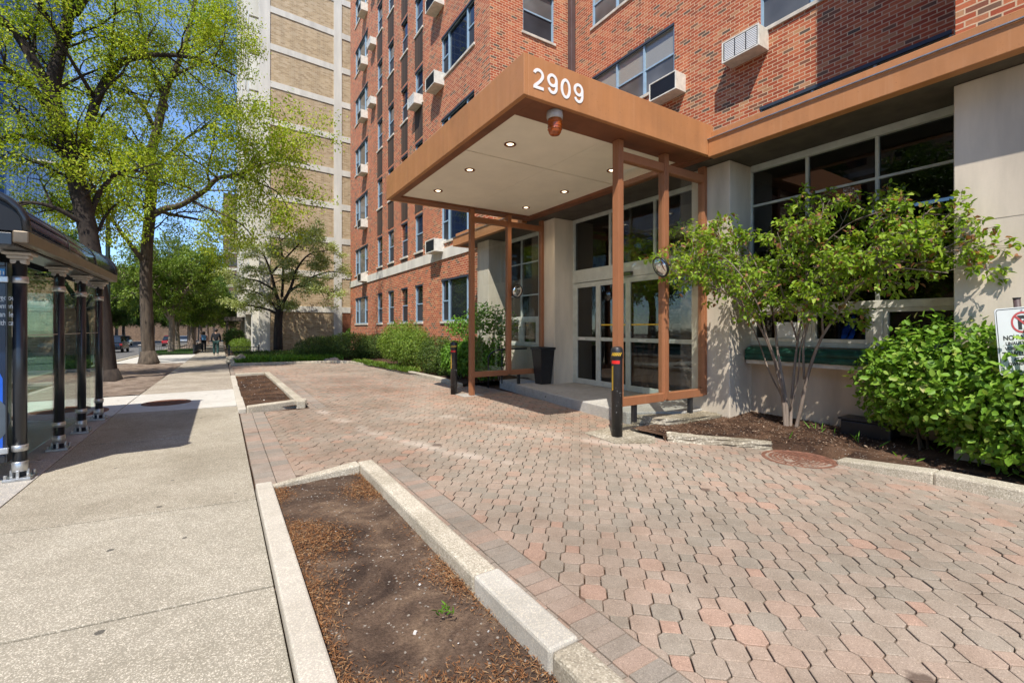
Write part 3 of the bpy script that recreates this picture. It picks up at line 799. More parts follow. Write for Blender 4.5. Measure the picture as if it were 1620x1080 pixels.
# windows: one prototype per size (x = depth into the wall, y along it, z up)
def win_meshes(w, h, cols, mats, key):
    fr = MB(); t = 0.055; D0, D1 = 0.05, 0.13
    edges = [0.0] + cols + [w]
    fr.box(D0, D1, 0, w, h - .05, h); fr.box(D0, D1, 0, w, 0, .05)
    for i, e in enumerate(edges):
        k = t if 0 < i < len(edges) - 1 else t * .8
        lo = 0 if i == 0 else (w - k if i == len(edges) - 1 else e - k / 2)
        fr.box(D0 - .012, D1, lo, lo + k, .05, h - .05)
    panes = []; scr = []
    for i in range(len(edges) - 1):
        a, b = edges[i] + t / 2, edges[i + 1] - t / 2
        fixed = len(edges) == 4 and i == 1 and mats.get('fixed')
        if not fixed:
            fr.box(D0 + .01, D1, a, b, h * .47, h * .47 + .05)
            fr.box(D0 + .02, D1, a, a + .035, .05, h * .47); fr.box(D0 + .02, D1, b - .035, b, .05, h * .47)
            panes.append(MB().box(.10, .115, a, b, h * .47 + .05, h - .05)); scr.append(MB().box(.09, .105, a + .035, b - .035, .05, h * .47))
        else:
            panes.append(MB().box(.10, .115, a, b, .05, h - .05))
    return dict(frame=fr.mesh('window', M['blue_frame']),
                panes=[p.mesh('pane', mats['pane']) for p in panes],
                scr=[p.mesh('pane', mats['screen']) for p in scr],
                sill=MB().box(-.05, .14, -.06, w + .06, -.09, 0).mesh('sill', M['sill_stone']),
                head=MB().box(-.004, .05, 0, w, h - .07, h).mesh('head', M['blue_dark']))
def put_window(ms, loc, rz=0, head=True):
    o = part('window', ms['frame'], None, bld, local=True)
    o.location = Vector(loc) - ORG[bld.name]; o.rotation_euler = (0, 0, rz)
    for k in ms['panes'] + ms['scr']: part('pane', k, None, o, local=True)
    part('sill', ms['sill'], None, o, local=True, bevel=.006)
    if head: part('head', ms['head'], None, o, local=True)
    return o
narrow = win_meshes(0.95, H, [], dict(pane=M['glass_dark'], screen=M['glass_screen']), 'n')
wide = win_meshes(2.85, H, [0.62, 2.22], dict(pane=M['glass_dark'], screen=M['glass_screen'], fixed=1), 'w')
far = win_meshes(3.05, H, [0.75, 2.3], dict(pane=M['glass_grey'], screen=M['glass_screen'], fixed=1), 'f')
rec = win_meshes(3.45, 1.63, [1.15, 2.3], dict(pane=M['glass_blind'], screen=M['glass_grey']), 'r')
ret = win_meshes(1.36, 1.7, [], dict(pane=M['glass_grey'], screen=M['glass_screen']), 't')
for s_ in SILL:
    for a, b in NARROW:
        put_window(narrow, (XW, a, s_))
    put_window(far, (XW, 28.0, s_)); put_window(wide, (XW, 14.2, s_))
for z in RS:
    for y in (8.54, 2.62): put_window(rec, (XR, y, z))
for z in (8.4, 11.78, 15.1): put_window(ret, (10.18, YC, z), R_(90))
spm = {}
for a, b, c, d in span:
    k = (round(b - a, 2), round(d - c, 2))
    if k not in spm: spm[k] = MB().box(-.006, .04, 0, b - a, 0, d - c - .1 if d - c > .5 else d - c - .02).mesh('spandrel', M['dark_brick'])
    o = part('spandrel', spm[k], None, bld, local=True); o.location = Vector((XW, a, c)) - ORG[bld.name]
# air conditioners through the wall
acb = MB().box(-.42, .1, 0, .92, 0, .5); acb.box(-.44, -.42, -.012, .03, -.012, .512).box(-.44, -.42, .89, .932, -.012, .512).box(-.44, -.42, .03, .89, .47, .512).box(-.44, -.42, .03, .89, -.012, .03)
acbm = acb.mesh('air_conditioner', M['white_metal'])
gr = MB(); gr.box(-.421, -.41, .03, .89, .03, .47)
for k in range(9): gr.bar((-.426, .03, .07 + k * .045), (-.426, .89, .07 + k * .045), .006, .012)
grm = gr.mesh('grille', M['black'])
gw = MB()
for k in range(10):
    for j in range(3): gw.box(-.432, -.4215, .05 + j * .28, .30 + j * .28, .05 + k * .042, .078 + k * .042)
gwm = gw.mesh('grille', M['white_paint'])
def put_ac(x, y, z, s=1.0, white=False):
    o = part('air_conditioner', acbm, None, bld, local=True, bevel=.008)
    o.location = Vector((x, y, z)) - ORG[bld.name]; o.scale = (s, s, s)
    part('grille', grm, None, o, local=True)
    if white: part('louvre', gwm, None, o, local=True)
put_ac(XR, 8.15, 8.1); put_ac(XR, 5.85, 8.1, 1.0, True); put_ac(XR, 7.35, 12.6)
for s_ in SILL[1:]: put_ac(XW, 28.0, s_ - .62, .95)
for y, z in ((26.2, 14.3), (26.2, 17.7), (26.2, 21)): put_ac(XW, y, z, .8, True)
for z in (4.52, 11.15, 14.35, 17.7): put_ac(XW, 16.75, z, 1.0)
put_ac(XW, 19.1, 11.35, .9, True)

# ground floor: stone piers, shopfronts, entrance
SX = 7.2
def pier(y0, y1, x0=6.6, z1=4.08, z0=-.1):
    mb = MB().box(x0, SX + .02, y0, y1, z0, z1)
    return part('stone_pier', mb, M['stone'], bld, bevel=.012)
pier(-9.0, 1.56); pier(4.1, 4.78); pier(8.48, 9.05); pier(11.6, 12.3)
part('stone_seam', MB().box(6.598, 6.601, -9, 1.55, 2.60, 2.606), M['stone_line'], bld)
parts('stone_wall', [MB().box(SX, SX + .3, 9.0, 11.7, -.2, .98), MB().box(SX, SX + .3, 12.25, 13.3, -.2, 4.1).box(6.9, SX, 12.3, 12.6, -.2, 4.05)], M['stone'], bld)
part('stone_wall', MB().box(SX, SX + .3, 1.5, 4.2, -.2, 1.22), M['stone_warm'], bld)
part('eave_fascia', MB().box(6.2, 6.34, -9, 4.2, 4.07, 4.33).box(6.2, 6.34, 9.24, 13.2, 4.07, 4.33).box(6.34, 11, 13.02, 13.2, 4.07, 4.33), M['copper'], bld, bevel=.008)
part('eave_fascia', MB().box(6.28, 6.42, -9, 4.2, 4.334, 4.47).box(6.28, 6.42, 9.24, 13.16, 4.334, 4.47), M['copper'], bld, bevel=.008)
part('eave_trim', MB().bar((6.19, -9, 4.337), (6.19, 4.2, 4.337), .03, .012).bar((6.19, 9.24, 4.337), (6.19, 13.2, 4.337), .03, .012), M['steel'], bld)
part('eave_soffit', MB().box(6.345, SX + .06, -9, 13.0, 4.085, 4.13), M['dark_soffit'], bld)
part('flat_roof', MB().box(6.425, XR, -9, 13.0, 4.30, 4.42), M['dark_soffit'], bld)
# rooms behind the shopfronts
part('room', MB().box(SX + .35, 12.5, -1, 12.4, .05, .16).box(12.3, 12.5, -1, 12.4, .16, 4.05).box(SX + .35, 12.3, -1.2, -1, .16, 4.05).box(SX + .35, 12.3, 12.4, 12.6, .16, 4.05).box(SX + .35, 12.3, 4.40, 4.52, .16, 4.05).box(SX + .35, 12.3, 8.75, 8.87, .16, 4.05),
     plain('room_wall', (0.13, 0.11, 0.09), .8, var=.2), bld)
part('room_ceiling', MB().box(SX + .1, 12.5, -1, 12.4, 4.16, 4.22), plain('room_ceiling', (0.42, 0.40, 0.36), .8, var=.1), bld)
part('picture_frame', MB().box(10.9, 10.95, 8.3, 8.74, 1.3, 1.9).box(10.2, 10.9, 8.70, 8.74, 1.35, 1.85), plain('picture', (0.35, 0.36, 0.3), .4, var=.5, scale=6), bld)
def shopfront(y0, y1, z0, zs, ys, zt, low):
    f = part('shop_window', MB().box(SX - .03, SX + .06, y0, y0 + .06, z0, zt).box(SX - .03, SX + .06, y1 - .06, y1, z0, zt).box(SX - .05, SX + .06, y0 + .06, y1 - .06, zt - .1, zt).box(SX - .05, SX + .06, y0 + .06, y1 - .06, z0, z0 + .07), M['alu'], bld, bevel=.006)
    mu = MB()
    for y in ys: mu.box(SX - .025, SX + .05, y - .018, y + .018, low + .05, zt - .1)
    for a, b in zip([y0 + .06] + [y + .018 for y in ys], [y - .018 for y in ys] + [y1 - .06]):
        for z in zs: mu.box(SX - .02, SX + .05, a, b, z - .016, z + .016)
    part('muntin', mu, M['alu'], f)
    ls = MB().box(SX - .06, SX + .06, y0 + .06, y1 - .06, low - .05, low + .05)
    for i, y in enumerate(ys): ls.box(SX - .05, SX + .06, y - .07, y + .07, z0 + .07, low - .05)
    for a, b in zip([y0 + .06] + [y + .07 for y in ys], [y - .07 for y in ys] + [y1 - .06]):
        ls.box(SX - .04, SX + .05, a, a + .05, z0 + .07, low - .05).box(SX - .04, SX + .05, b - .05, b, z0 + .07, low - .05).box(SX - .04, SX + .05, a + .05, b - .05, low - .1, low - .05).box(SX - .04, SX + .05, a + .05, b - .05, z0 + .07, z0 + .12)
    part('lower_sash', ls, M['white_metal'], f, bevel=.006)
    part('pane', MB().box(SX + .012, SX + .018, y0 + .05, y1 - .05, z0 + .06, zt - .08), M['shop_glass'], f)
    return f
f = shopfront(1.56, 4.14, 1.22, [3.44], [2.43, 3.27], 4.08, 1.80)
part('notice', MB().box(SX + .006, SX + .010, 3.34, 3.74, 1.33, 1.58), M['white_paint'], f)
shopfront(9.05, 11.6, .98, [3.3, 2.4], [9.9, 10.75], 4.08, 1.75)
# green covered ledge under the right window
lg = part('window_ledge', MB().box(6.97, SX - .001, 1.6, 4.06, .94, 1.0), M['sill_stone'], bld)
mbg = MB(); prof = [(7.19, 1.20), (7.1, 1.205), (7.0, 1.185), (6.945, 1.15), (6.938, 1.09), (6.96, 1.085), (6.945, 1.075), (6.935, 1.01), (6.95, 1.0)]
NG = 60
for k in range(NG + 1):
    y = 1.6 + k * 2.46 / NG
    for i, (x, z) in enumerate(prof):
        w = .003 * math.sin(k * .9 + i) + .003 * math.sin(k * 2.3 + i * .4)
        mbg.v.append((x + w * (i > 1), y, z + w * .5 * (i > 0)))
n_ = len(prof)
mbg.f = [(k * n_ + i, (k + 1) * n_ + i, (k + 1) * n_ + i + 1, k * n_ + i + 1) for k in range(NG) for i in range(n_ - 1)]
part('green_cover', mbg, M['green_cloth'], lg, smooth=True)
# entrance
ent = part('entrance_front', MB().box(SX - .05, SX + .07, 4.78, 8.48, 2.56, 2.86).box(SX - .04, SX + .07, 4.78, 8.48, 4.0, 4.08).box(SX - .04, SX + .07, 8.40, 8.48, .18, 2.56).box(SX - .04, SX + .07, 8.42, 8.48, 2.86, 4.0).box(SX - .04, SX + .07, 4.78, 4.86, .18, 2.56)
     .box(SX - .03, SX + .06, 7.22, 7.28, 2.86, 4.0).box(SX - .03, SX + .06, 6.0, 6.06, 2.86, 4.0).box(SX - .03, SX + .06, 4.78, 4.84, 2.86, 4.0), M['alu'], bld, bevel=.006)
part('transom_pane', MB().box(SX + .01, SX + .016, 4.84, 8.42, 2.86, 4.0), M['shop_glass'], ent)
part('door_sensor', MB().box(SX - .12, SX - .05, 6.55, 6.80, 2.58, 2.66), M['black'], ent, bevel=.01)
for k, (y0, y1, dx) in enumerate(((7.62, 8.40, 0), (6.72, 7.62, .0), (5.8, 6.70, -.03), (4.86, 5.8, -.03))):
    x = SX + dx
    d = part('door', MB().box(x - .03, x + .03, y0, y0 + .07, .18, 2.55).box(x - .03, x + .03, y1 - .07, y1, .18, 2.55).box(x - .03, x + .03, y0 + .07, y1 - .07, .18, .30).box(x - .03, x + .03, y0 + .07, y1 - .07, 2.44, 2.55).box(x - .03, x + .03, y0 + .07, y1 - .07, 1.20, 1.28), M['alu'], bld, bevel=.006)
    part('pane', MB().box(x - .004, x + .002, y0 + .06, y1 - .06, .29, 2.45), M['shop_glass'], d)
    if k in (1, 2): part('warning_strip', MB().box(x - .009, x - .006, y0 + .08, y1 - .08, 1.545, 1.575), M['yellow'], d)
    if k in (0, 2): part('door_label', MB().box(x - .034, x - .031, y0 + .42, y0 + .62, 1.225, 1.255), M['white_paint'], d)

# ------------------------------------------------------------------ platform, edging stones, kerbs of the drive
mb = MB().prism([(5.36, 5.05), (6.2, 4.60), (7.2, 4.55), (7.2, 9.05), (6.62, 9.05), (6.62, 9.9), (5.95, 9.9), (5.62, 7.6)], -.06, .175)
struct('entrance_step', mb, M['step'], bevel=.015)
def rough_stone(name, label, poly, z0, z1, seed, m='limestone', group='pale edging stones beside the entrance step'):
    bm = bmesh.new(); r = random.Random(seed)
    mb = MB().prism(poly, z0, z1); me = mb.mesh(name, M[m]); bm.from_mesh(me)
    bmesh.ops.subdivide_edges(bm, edges=bm.edges[:], cuts=5, use_grid_fill=True)
    bmesh.ops.triangulate(bm, faces=[f for f in bm.faces if len(f.verts) > 4])
    for v in bm.verts:
        v.co += Vector((r.uniform(-.012, .012), r.uniform(-.012, .012), r.uniform(-.008, .008)))
    bm.to_mesh(me); bm.free()
    cx = sum(p[0] for p in poly) / len(poly); cy = sum(p[1] for p in poly) / len(poly)
    return thing(name, me, None, label, 'stone', (cx, cy, z0), group)
rough_stone('edging_stone', 'thick rough stone slab against the end of the step', [(5.52, 4.44), (6.55, 4.20), (6.62, 4.56), (6.15, 4.57), (5.40, 4.98)], -.03, .15, 4)
rough_stone('edging_stone', 'low rough stone strip edging the mulch bed in front of the small tree', [(4.96, 3.96), (5.30, 3.52), (5.68, 2.98), (5.80, 3.06), (5.42, 3.62), (5.1, 4.08)], -.03, .085, 9)
struct('patched_concrete', MB().prism([(4.35, 4.9), (4.3, 4.25), (4.75, 3.98), (5.0, 4.2), (5.45, 4.5), (5.3, 4.98)], -.03, .007), M['limestone'])
struct('patched_concrete', MB().prism([(4.42, 9.35), (4.42, 8.85), (4.9, 8.8), (4.9, 9.2)], -.03, .007), M['pad'])
mb = MB()
ks = [(5.70, 2.30), (5.74, 1.5), (5.80, .3), (5.84, -1), (5.86, -3)]
for (xa, ya), (xb, yb) in zip(ks[:-1], ks[1:]):
    mb.prism([(xa, ya), (xa + .2, ya), (xb + .2, yb), (xb, yb)][::-1], -.05, [.115, .115, .115 if ya < 2 else .05, .115 if ya < 2 else .05])
thing('driveway_kerb', mb, M['kerb'], 'pale concrete kerb in front of the large leafy bush', 'kerb', (5.75, 0, 0), 'kerbs along the driveway', bevel=.02)
mb = MB()
ks = [(4.95, 10.3), (5.12, 12), (5.2, 15), (5.22, 19), (5.0, 22.0), (4.5, 23.0)]
for (xa, ya), (xb, yb) in zip(ks[:-1], ks[1:]):
    mb.prism([(xa, ya), (xa + .17, ya), (xb + .17, yb), (xb, yb)], -.3, [gz(ya) + .10] * 2 + [gz(yb) + .10] * 2)
thing('driveway_kerb', mb, M['kerb'], 'long kerb along the shrubs left of the canopy', 'kerb', (5.1, 14, 0), 'kerbs along the driveway', bevel=.02)
mb = MB().prism([(.30, 23.6), (4.5, 22.95), (4.55, 23.15), (.32, 23.8)], -.4, gz(23.4) + .10)
thing('driveway_kerb', mb, M['kerb'], 'kerb across the far end of the driveway before the ground cover', 'kerb', (2.4, 23.4, gz(23.4)), 'kerbs along the driveway', bevel=.02)
# planting beds
rise = lambda X, Y: 0.09 * np.clip((X - 5.7) / 1.4, 0, 1)
rough_patch('planting_bed', 4.98, 7.25, -6, 4.6, M['mulch'], base=.05, amp=.012, step=.05, seed=21, zf=lambda X, Y: rise(X, Y) - np.where((X - 5.05 < (3.9 - Y) * .72), .14, 0) * (Y > 2.3) - np.where((X < 5.85) & (Y <= 2.3), .14, 0))
rough_patch('planting_bed', 5.15, 7.55, 10.3, 32.4, M['mulch'], base=.06, amp=.03, step=.12, seed=22)
rough_patch('planting_bed', .35, 8.5, 23.6, 38, M['mulch'], base=.05, amp=.05, step=.25, seed=23)
o = thing('bark_chips', litter_mesh('bark_chips', 5.1, 7.2, -1.5, 4.5, 9000, .035, .014, M['chip'], 31, .055, rise, lambda X, Y, r: ((X - 5.1) > (3.95 - Y) * .72) & ((X > 5.95) | (Y > 2.3))), None, None, None, kind='stuff')
# ------------------------------------------------------------------ entrance canopy
can = root('entrance_canopy', 'rust brown flat entrance canopy numbered 2909 with glass side screens', 'canopy', (4.7, 6.7, 0))
CX0, CX1, CY0, CY1 = 2.84, 6.2, 4.20, 9.22
mb = MB().box(CX0, CX0 + .06, CY0, CY1, 4.10, 4.57).box(CX0 + .06, CX1 + .13, CY0, CY0 + .06, 4.10, 4.57).box(CX0 + .06, CX1 + .13, CY1 - .06, CY1, 4.10, 4.57)
part('fascia', mb, M['copper'], can, bevel=.006)
mb = MB().box(CX0 + .061, 3.03, CY0 + .061, CY1 - .061, 4.104, 4.18).box(3.03, 6.16, CY0 + .061, 4.68, 4.104, 4.18).box(3.03, 6.16, 8.90, CY1 - .061, 4.104, 4.18).box(6.16, 6.34, CY0 + .061, CY1 - .061, 4.09, 4.18)
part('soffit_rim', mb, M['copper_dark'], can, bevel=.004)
mb = MB()
for x0, x1 in ((3.03, 4.58), (4.585, 6.16)):
    for y0, y1 in ((4.68, 6.095), (6.115, 8.90)): mb.box(x0, x1, y0, y1, 4.15, 4.18)
part('soffit', mb, M['cream'], can)
part('roof_deck', MB().box(CX0 + .06, 6.4, CY0 + .06, CY1 - .06, 4.5, 4.54), M['copper_dark'], can)
for x, y in ((3.52, 5.56), (3.52, 6.83), (3.54, 8.2), (5.64, 6.93), (5.67, 8.3), (5.55, 5.56)):
    d = part('downlight', MB().lathe((x, y, 4.14), [(.052, .012), (.055, 0), (.085, -.004), (.088, .0), (.086, .012)], 24), M['copper_dark'], can, smooth=True)
    ld = bpy.data.lights.new('downlight_beam', 'SPOT'); ld.energy = 16; ld.spot_size = R_(140); ld.spot_blend = .6; ld.color = (1, .82, .58); ld.shadow_soft_size = .05
    lo = bpy.data.objects.new('downlight_beam', ld); COL.objects.link(lo); lo.parent = d; lo.location = (x, y, 4.12)
    part('bulb', MB().lathe((x, y, 4.148), [(.001, -.012), (.03, -.010), (.048, .0), (.048, .004)], 20), M['bulb'], d, smooth=True)
def stroke(mb, pts, w, t):
    pts = [Vector((x, y)) for x, y in pts]; n = len(pts); L = []; Rr = []
    for i, p in enumerate(pts):
        d = (pts[min(i + 1, n - 1)] - pts[max(i - 1, 0)]).normalized(); q = Vector((-d.y, d.x)) * w / 2
        L.append(p + q); Rr.append(p - q)
    for i in range(n - 1):
        mb.prism([tuple(Rr[i]), tuple(Rr[i + 1]), tuple(L[i + 1]), tuple(L[i])], 0, t)
def arc(cx, cy, rx, ry, a0, a1, n=22):
    return [(cx + rx * math.cos(R_(a0 + (a1 - a0) * k / n)), cy + ry * math.sin(R_(a0 + (a1 - a0) * k / n))) for k in range(n + 1)]
def numeral(ch, h=.235, w=.150, sw=.034):
    mb = MB(); a, c = w / 2 - sw / 2, w / 2; e = sw / 2
    if ch == '0': stroke(mb, arc(c, h / 2, a, h / 2 - e, 0, 360, 40), sw, .006)
    elif ch == '9':
        r = h * .33 - e; stroke(mb, arc(c, h - h * .33, a, r, -8, 352, 34), sw, .006)
        stroke(mb, [(c + a, h * .67)] + [(c + a, h * .52)] + arc(c, h * .36, a, h * .36 - e, 8, -158, 20), sw, .0063)
    else:
        stroke(mb, arc(c, h - h * .31, a, h * .31 - e, 168, -28, 22) + [(c + a * .35, h * .40), (c - a * .45, h * .22), (c - a * .9, sw * .9)], sw, .006)
        mb.box(c - w / 2 + .004, c + w / 2 - .004, 0, sw, 0, .0063)
    return mb
for k, ch in enumerate('2909'):
    me = numeral(ch).mesh('numeral', M['white_paint'])
    me.transform(Matrix.Translation((2.965 + k * .198, CY0 - .0005, 4.205)) @ Matrix.Rotation(R_(90), 4, 'X'))
    part('numeral', me, None, can)
bc = part('warning_beacon', MB().lathe((3.40, 4.36, 4.10), [(.098, .003), (.1, -.06), (.093, -.085), (.086, -.09)], 24), M['lamp_base'], can, smooth=True)
mb = MB().lathe((3.40, 4.36, 4.01), [(.086, 0), (.084, -.10), (.076, -.155), (.058, -.18), (.001, -.185)], 24)
for z in (-.03, -.06, -.09, -.12): mb.lathe((3.40, 4.36, 4.01 + z), [(.084, .005), (.089, 0), (.084, -.005)], 24)
part('lens', mb, M['amber'], bc, smooth=True)
# the two glazed screens under the canopy
def screen(y, zb, first, legs):
    w = .048
    posts = ((4.66, zb if first else 0.0), (5.62, .42), (6.58, .42))
    f = part('glass_screen', MB().box(4.66 + w, 5.62 - w, y - .05, y + .05, 3.83, 3.95), M['copper_post'], can, bevel=.005)
    parts('rail', [MB().box(5.62 + w, 6.58 - w, y - .05, y + .05, 3.83, 3.95), MB().box(4.66 + w, 5.62 - w, y - .05, y + .05, .40, .52), MB().box(5.62 + w, 6.58 - w, y - .05, y + .05, .40, .52)], M['copper_post'], f, bevel=.005)
    for x, z0 in posts:
        part('post', MB().box(x - w, x + w, y - .06, y + .06, z0, 4.10).box(x - .012, x + .012, y - .068, y - .0601, z0 + .02, 3.95), M['copper_post'], f, bevel=.004)
    for a, b in ((4.66 + w, 5.62 - w), (5.62 + w, 6.58 - w)):
        part('pane', MB().box(a, b, y - .006, y + .006, .52, 3.83), M['clear_glass'], f)
    for x in legs: part('leg', MB().box(x - .03, x + .03, y - .03, y + .03, .15, .40), M['black'], f)
    return f
screen(4.55, .40, True, (4.98, 6.25)); screen(8.95, .0, False, (5.9,))
def convex_mirror(label, p, q, r):
    p, q = Vector(p), Vector(q); d = (q).normalized()
    t = root('convex_mirror', label, 'mirror', p, 'convex mirrors on the canopy posts')
    part('rim', MB().lathe(p, [(r * .9, -.03), (r, -.005), (r * 1.03, .01), (r * .97, .018), (r * .93, .012)], 32, d), M['black'], t, smooth=True)
    part('mirror_face', MB().lathe(p, [(r * .95, .008), (r * .8, .025), (r * .55, .042), (r * .25, .052), (.001, .055)], 32, d), M['mirror'], t, smooth=True)
    part('arm', MB().tube([p - d * .03, p - d * .1 + Vector((.1, 0, 0))], .012, 8), M['black'], t)
convex_mirror('round convex mirror on the right screen post beside the flowering tree', (5.32, 4.36, 2.37), (-1, .25, -.45), .155)
convex_mirror('round convex mirror on the middle post of the left glass screen', (5.76, 8.80, 2.34), (.1, -1, -.2), .155)

# bollards
def bollard(label, x, y, h, seed):
    t = root('bollard', label, 'bollard', (x, y, 0), 'black bollards at the canopy')
    r = .075
    part('post', MB().lathe((x, y, 0), [(r, -.02), (r, h - .12), (r, h - .03), (r * .82, h - .008), (r * .4, h)], 32), M['black'], t, smooth=True)
    part('cap_ring', MB().lathe((x, y, h - .17), [(r + .001, 0), (r + .006, .004), (r + .006, .13), (r + .001, .137)], 32), M['black'], t, smooth=True)
    fwd = Vector((-x, -y, 0)).normalized(); fa = math.atan2(fwd.y, fwd.x)
    def stripe_band(z0, z1, a0, a1, n, m, name, slant=.03, rr=r + .008):
        b = MB()
        for k in range(n):
            if a1 is None: break
            s0 = a0 + (a1 - a0) * k / n; s1 = s0 + (a1 - a0) / n * .5
            seg = 4
            for q in range(seg):
                t0 = s0 + (s1 - s0) * q / seg; t1 = s0 + (s1 - s0) * (q + 1) / seg
                sl = slant / rr
                P = lambda a, z: (x + rr * math.cos(a), y + rr * math.sin(a), z)
                b.quad(P(t0, z0), P(t1, z0), P(t1 + sl, z1), P(t0 + sl, z1))
        part(name, b, m, t)
    stripe_band(h - .125, h - .08, fa - 1.1, fa + .7, 6, M['yellow'], 'reflective_stripe', .03)
    b = MB()
    for q in range(10):
        a = fa - 1.2 + q * .17; P = lambda a, z: (x + (r + .0015) * math.cos(a), y + (r + .0015) * math.sin(a), z)
        b.quad(P(a, h - .235), P(a + .17, h - .235), P(a + .17, h - .19), P(a, h - .19))
    part('red_band', b, M['red_tape'], t)
    b = MB()
    for k in range(12):
        z = h - .30 - k * .028; P = lambda a, z: (x + (r + .0015) * math.cos(a), y + (r + .0015) * math.sin(a), z)
        a0 = fa - 1.15; a1 = fa - .72
        b.quad(P(a0, z), P((a0 + a1) / 2, z + .012), P(a1, z + .024), P(a1, z + .038), P((a0 + a1) / 2, z + .026), P(a0, z + .014))
    part('reflective_stripe', b, M['yellow'], t)
    b = MB(); rr = random.Random(seed)
    for k in range(14):
        a = fa + rr.uniform(-.9, .9); z = rr.uniform(.08, h * .6); w = rr.uniform(.03, .08); q = rr.uniform(.003, .009)
        P = lambda a, z: (x + (r + .001) * math.cos(a), y + (r + .001) * math.sin(a), z)
        b.quad(P(a, z), P(a + w, z + q * .3), P(a + w * .8, z + q), P(a + w * .1, z + q * .8))
    part('paint_chip', b, M['white_paint'], t)
bollard('black bollard with red band on the pale patch right of the driveway', 4.59, 4.50, 1.24, 2)
bollard('black bollard beside the left canopy post by the shrubs', 4.42, 9.35, 1.18, 5)
# handrail and planter pot on the step
t = root('handrail', 'black pipe handrail at the left end of the entrance step', 'handrail', (5.62, 9.7, 0))
part('rail', MB().tube([(5.58, 9.82, -.02), (5.58, 9.82, .76), (5.64, 9.80, .86), (5.80, 9.76, .94), (5.95, 9.72, .96), (6.55, 9.55, .97)], .021, 10), M['black'], t, smooth=True)
part('baluster', MB().tube([(5.92, 9.73, .1), (5.92, 9.73, .95)], .017, 10), M['black'], t, smooth=True)
part('base_plate', MB().lathe((5.58, 9.82, 0), [(.05, -.01), (.05, .012), (.02, .016)], 16), M['black'], t)
mb = MB()
prof = [(.13, 0), (.195, .80), (.215, .81), (.215, .86), (.192, .86), (.18, .80)]
for (ra, za), (rb, zb) in zip(prof[:-1], prof[1:]):
    q = [(-1, -1), (1, -1), (1, 1), (-1, 1)]
    for i in range(4):
        j = (i + 1) % 4
        mb.quad(*[(6.40 + sx_ * r_, 8.66 + sy_ * r_, .176 + z_) for (sx_, sy_), r_, z_ in ((q[i], ra, za), (q[j], ra, za), (q[j], rb, zb), (q[i], rb, zb))])
mb.box(6.27, 6.53, 8.53, 8.79, .176, .20)
t = root('tapered_bin', 'tall black tapered planter bin standing on the entrance step', 'bin', (6.4, 8.66, .176))
part('body', mb, M['black'], t, bevel=.006); part('liner', MB().box(6.22, 6.58, 8.48, 8.84, .95, .965), M['mulch'], t)

# black utility box behind the tree, by the wall
t = root('utility_box', 'low black box on the mulch between the small tree and bush', 'box', (7.0, 2.45, .13))
part('housing', MB().box(6.85, 7.15, 2.18, 2.72, .10, .30), M['black'], t, bevel=.02)
part('lid', MB().box(6.83, 7.16, 2.16, 2.74, .302, .33), M['black'], t, bevel=.008)
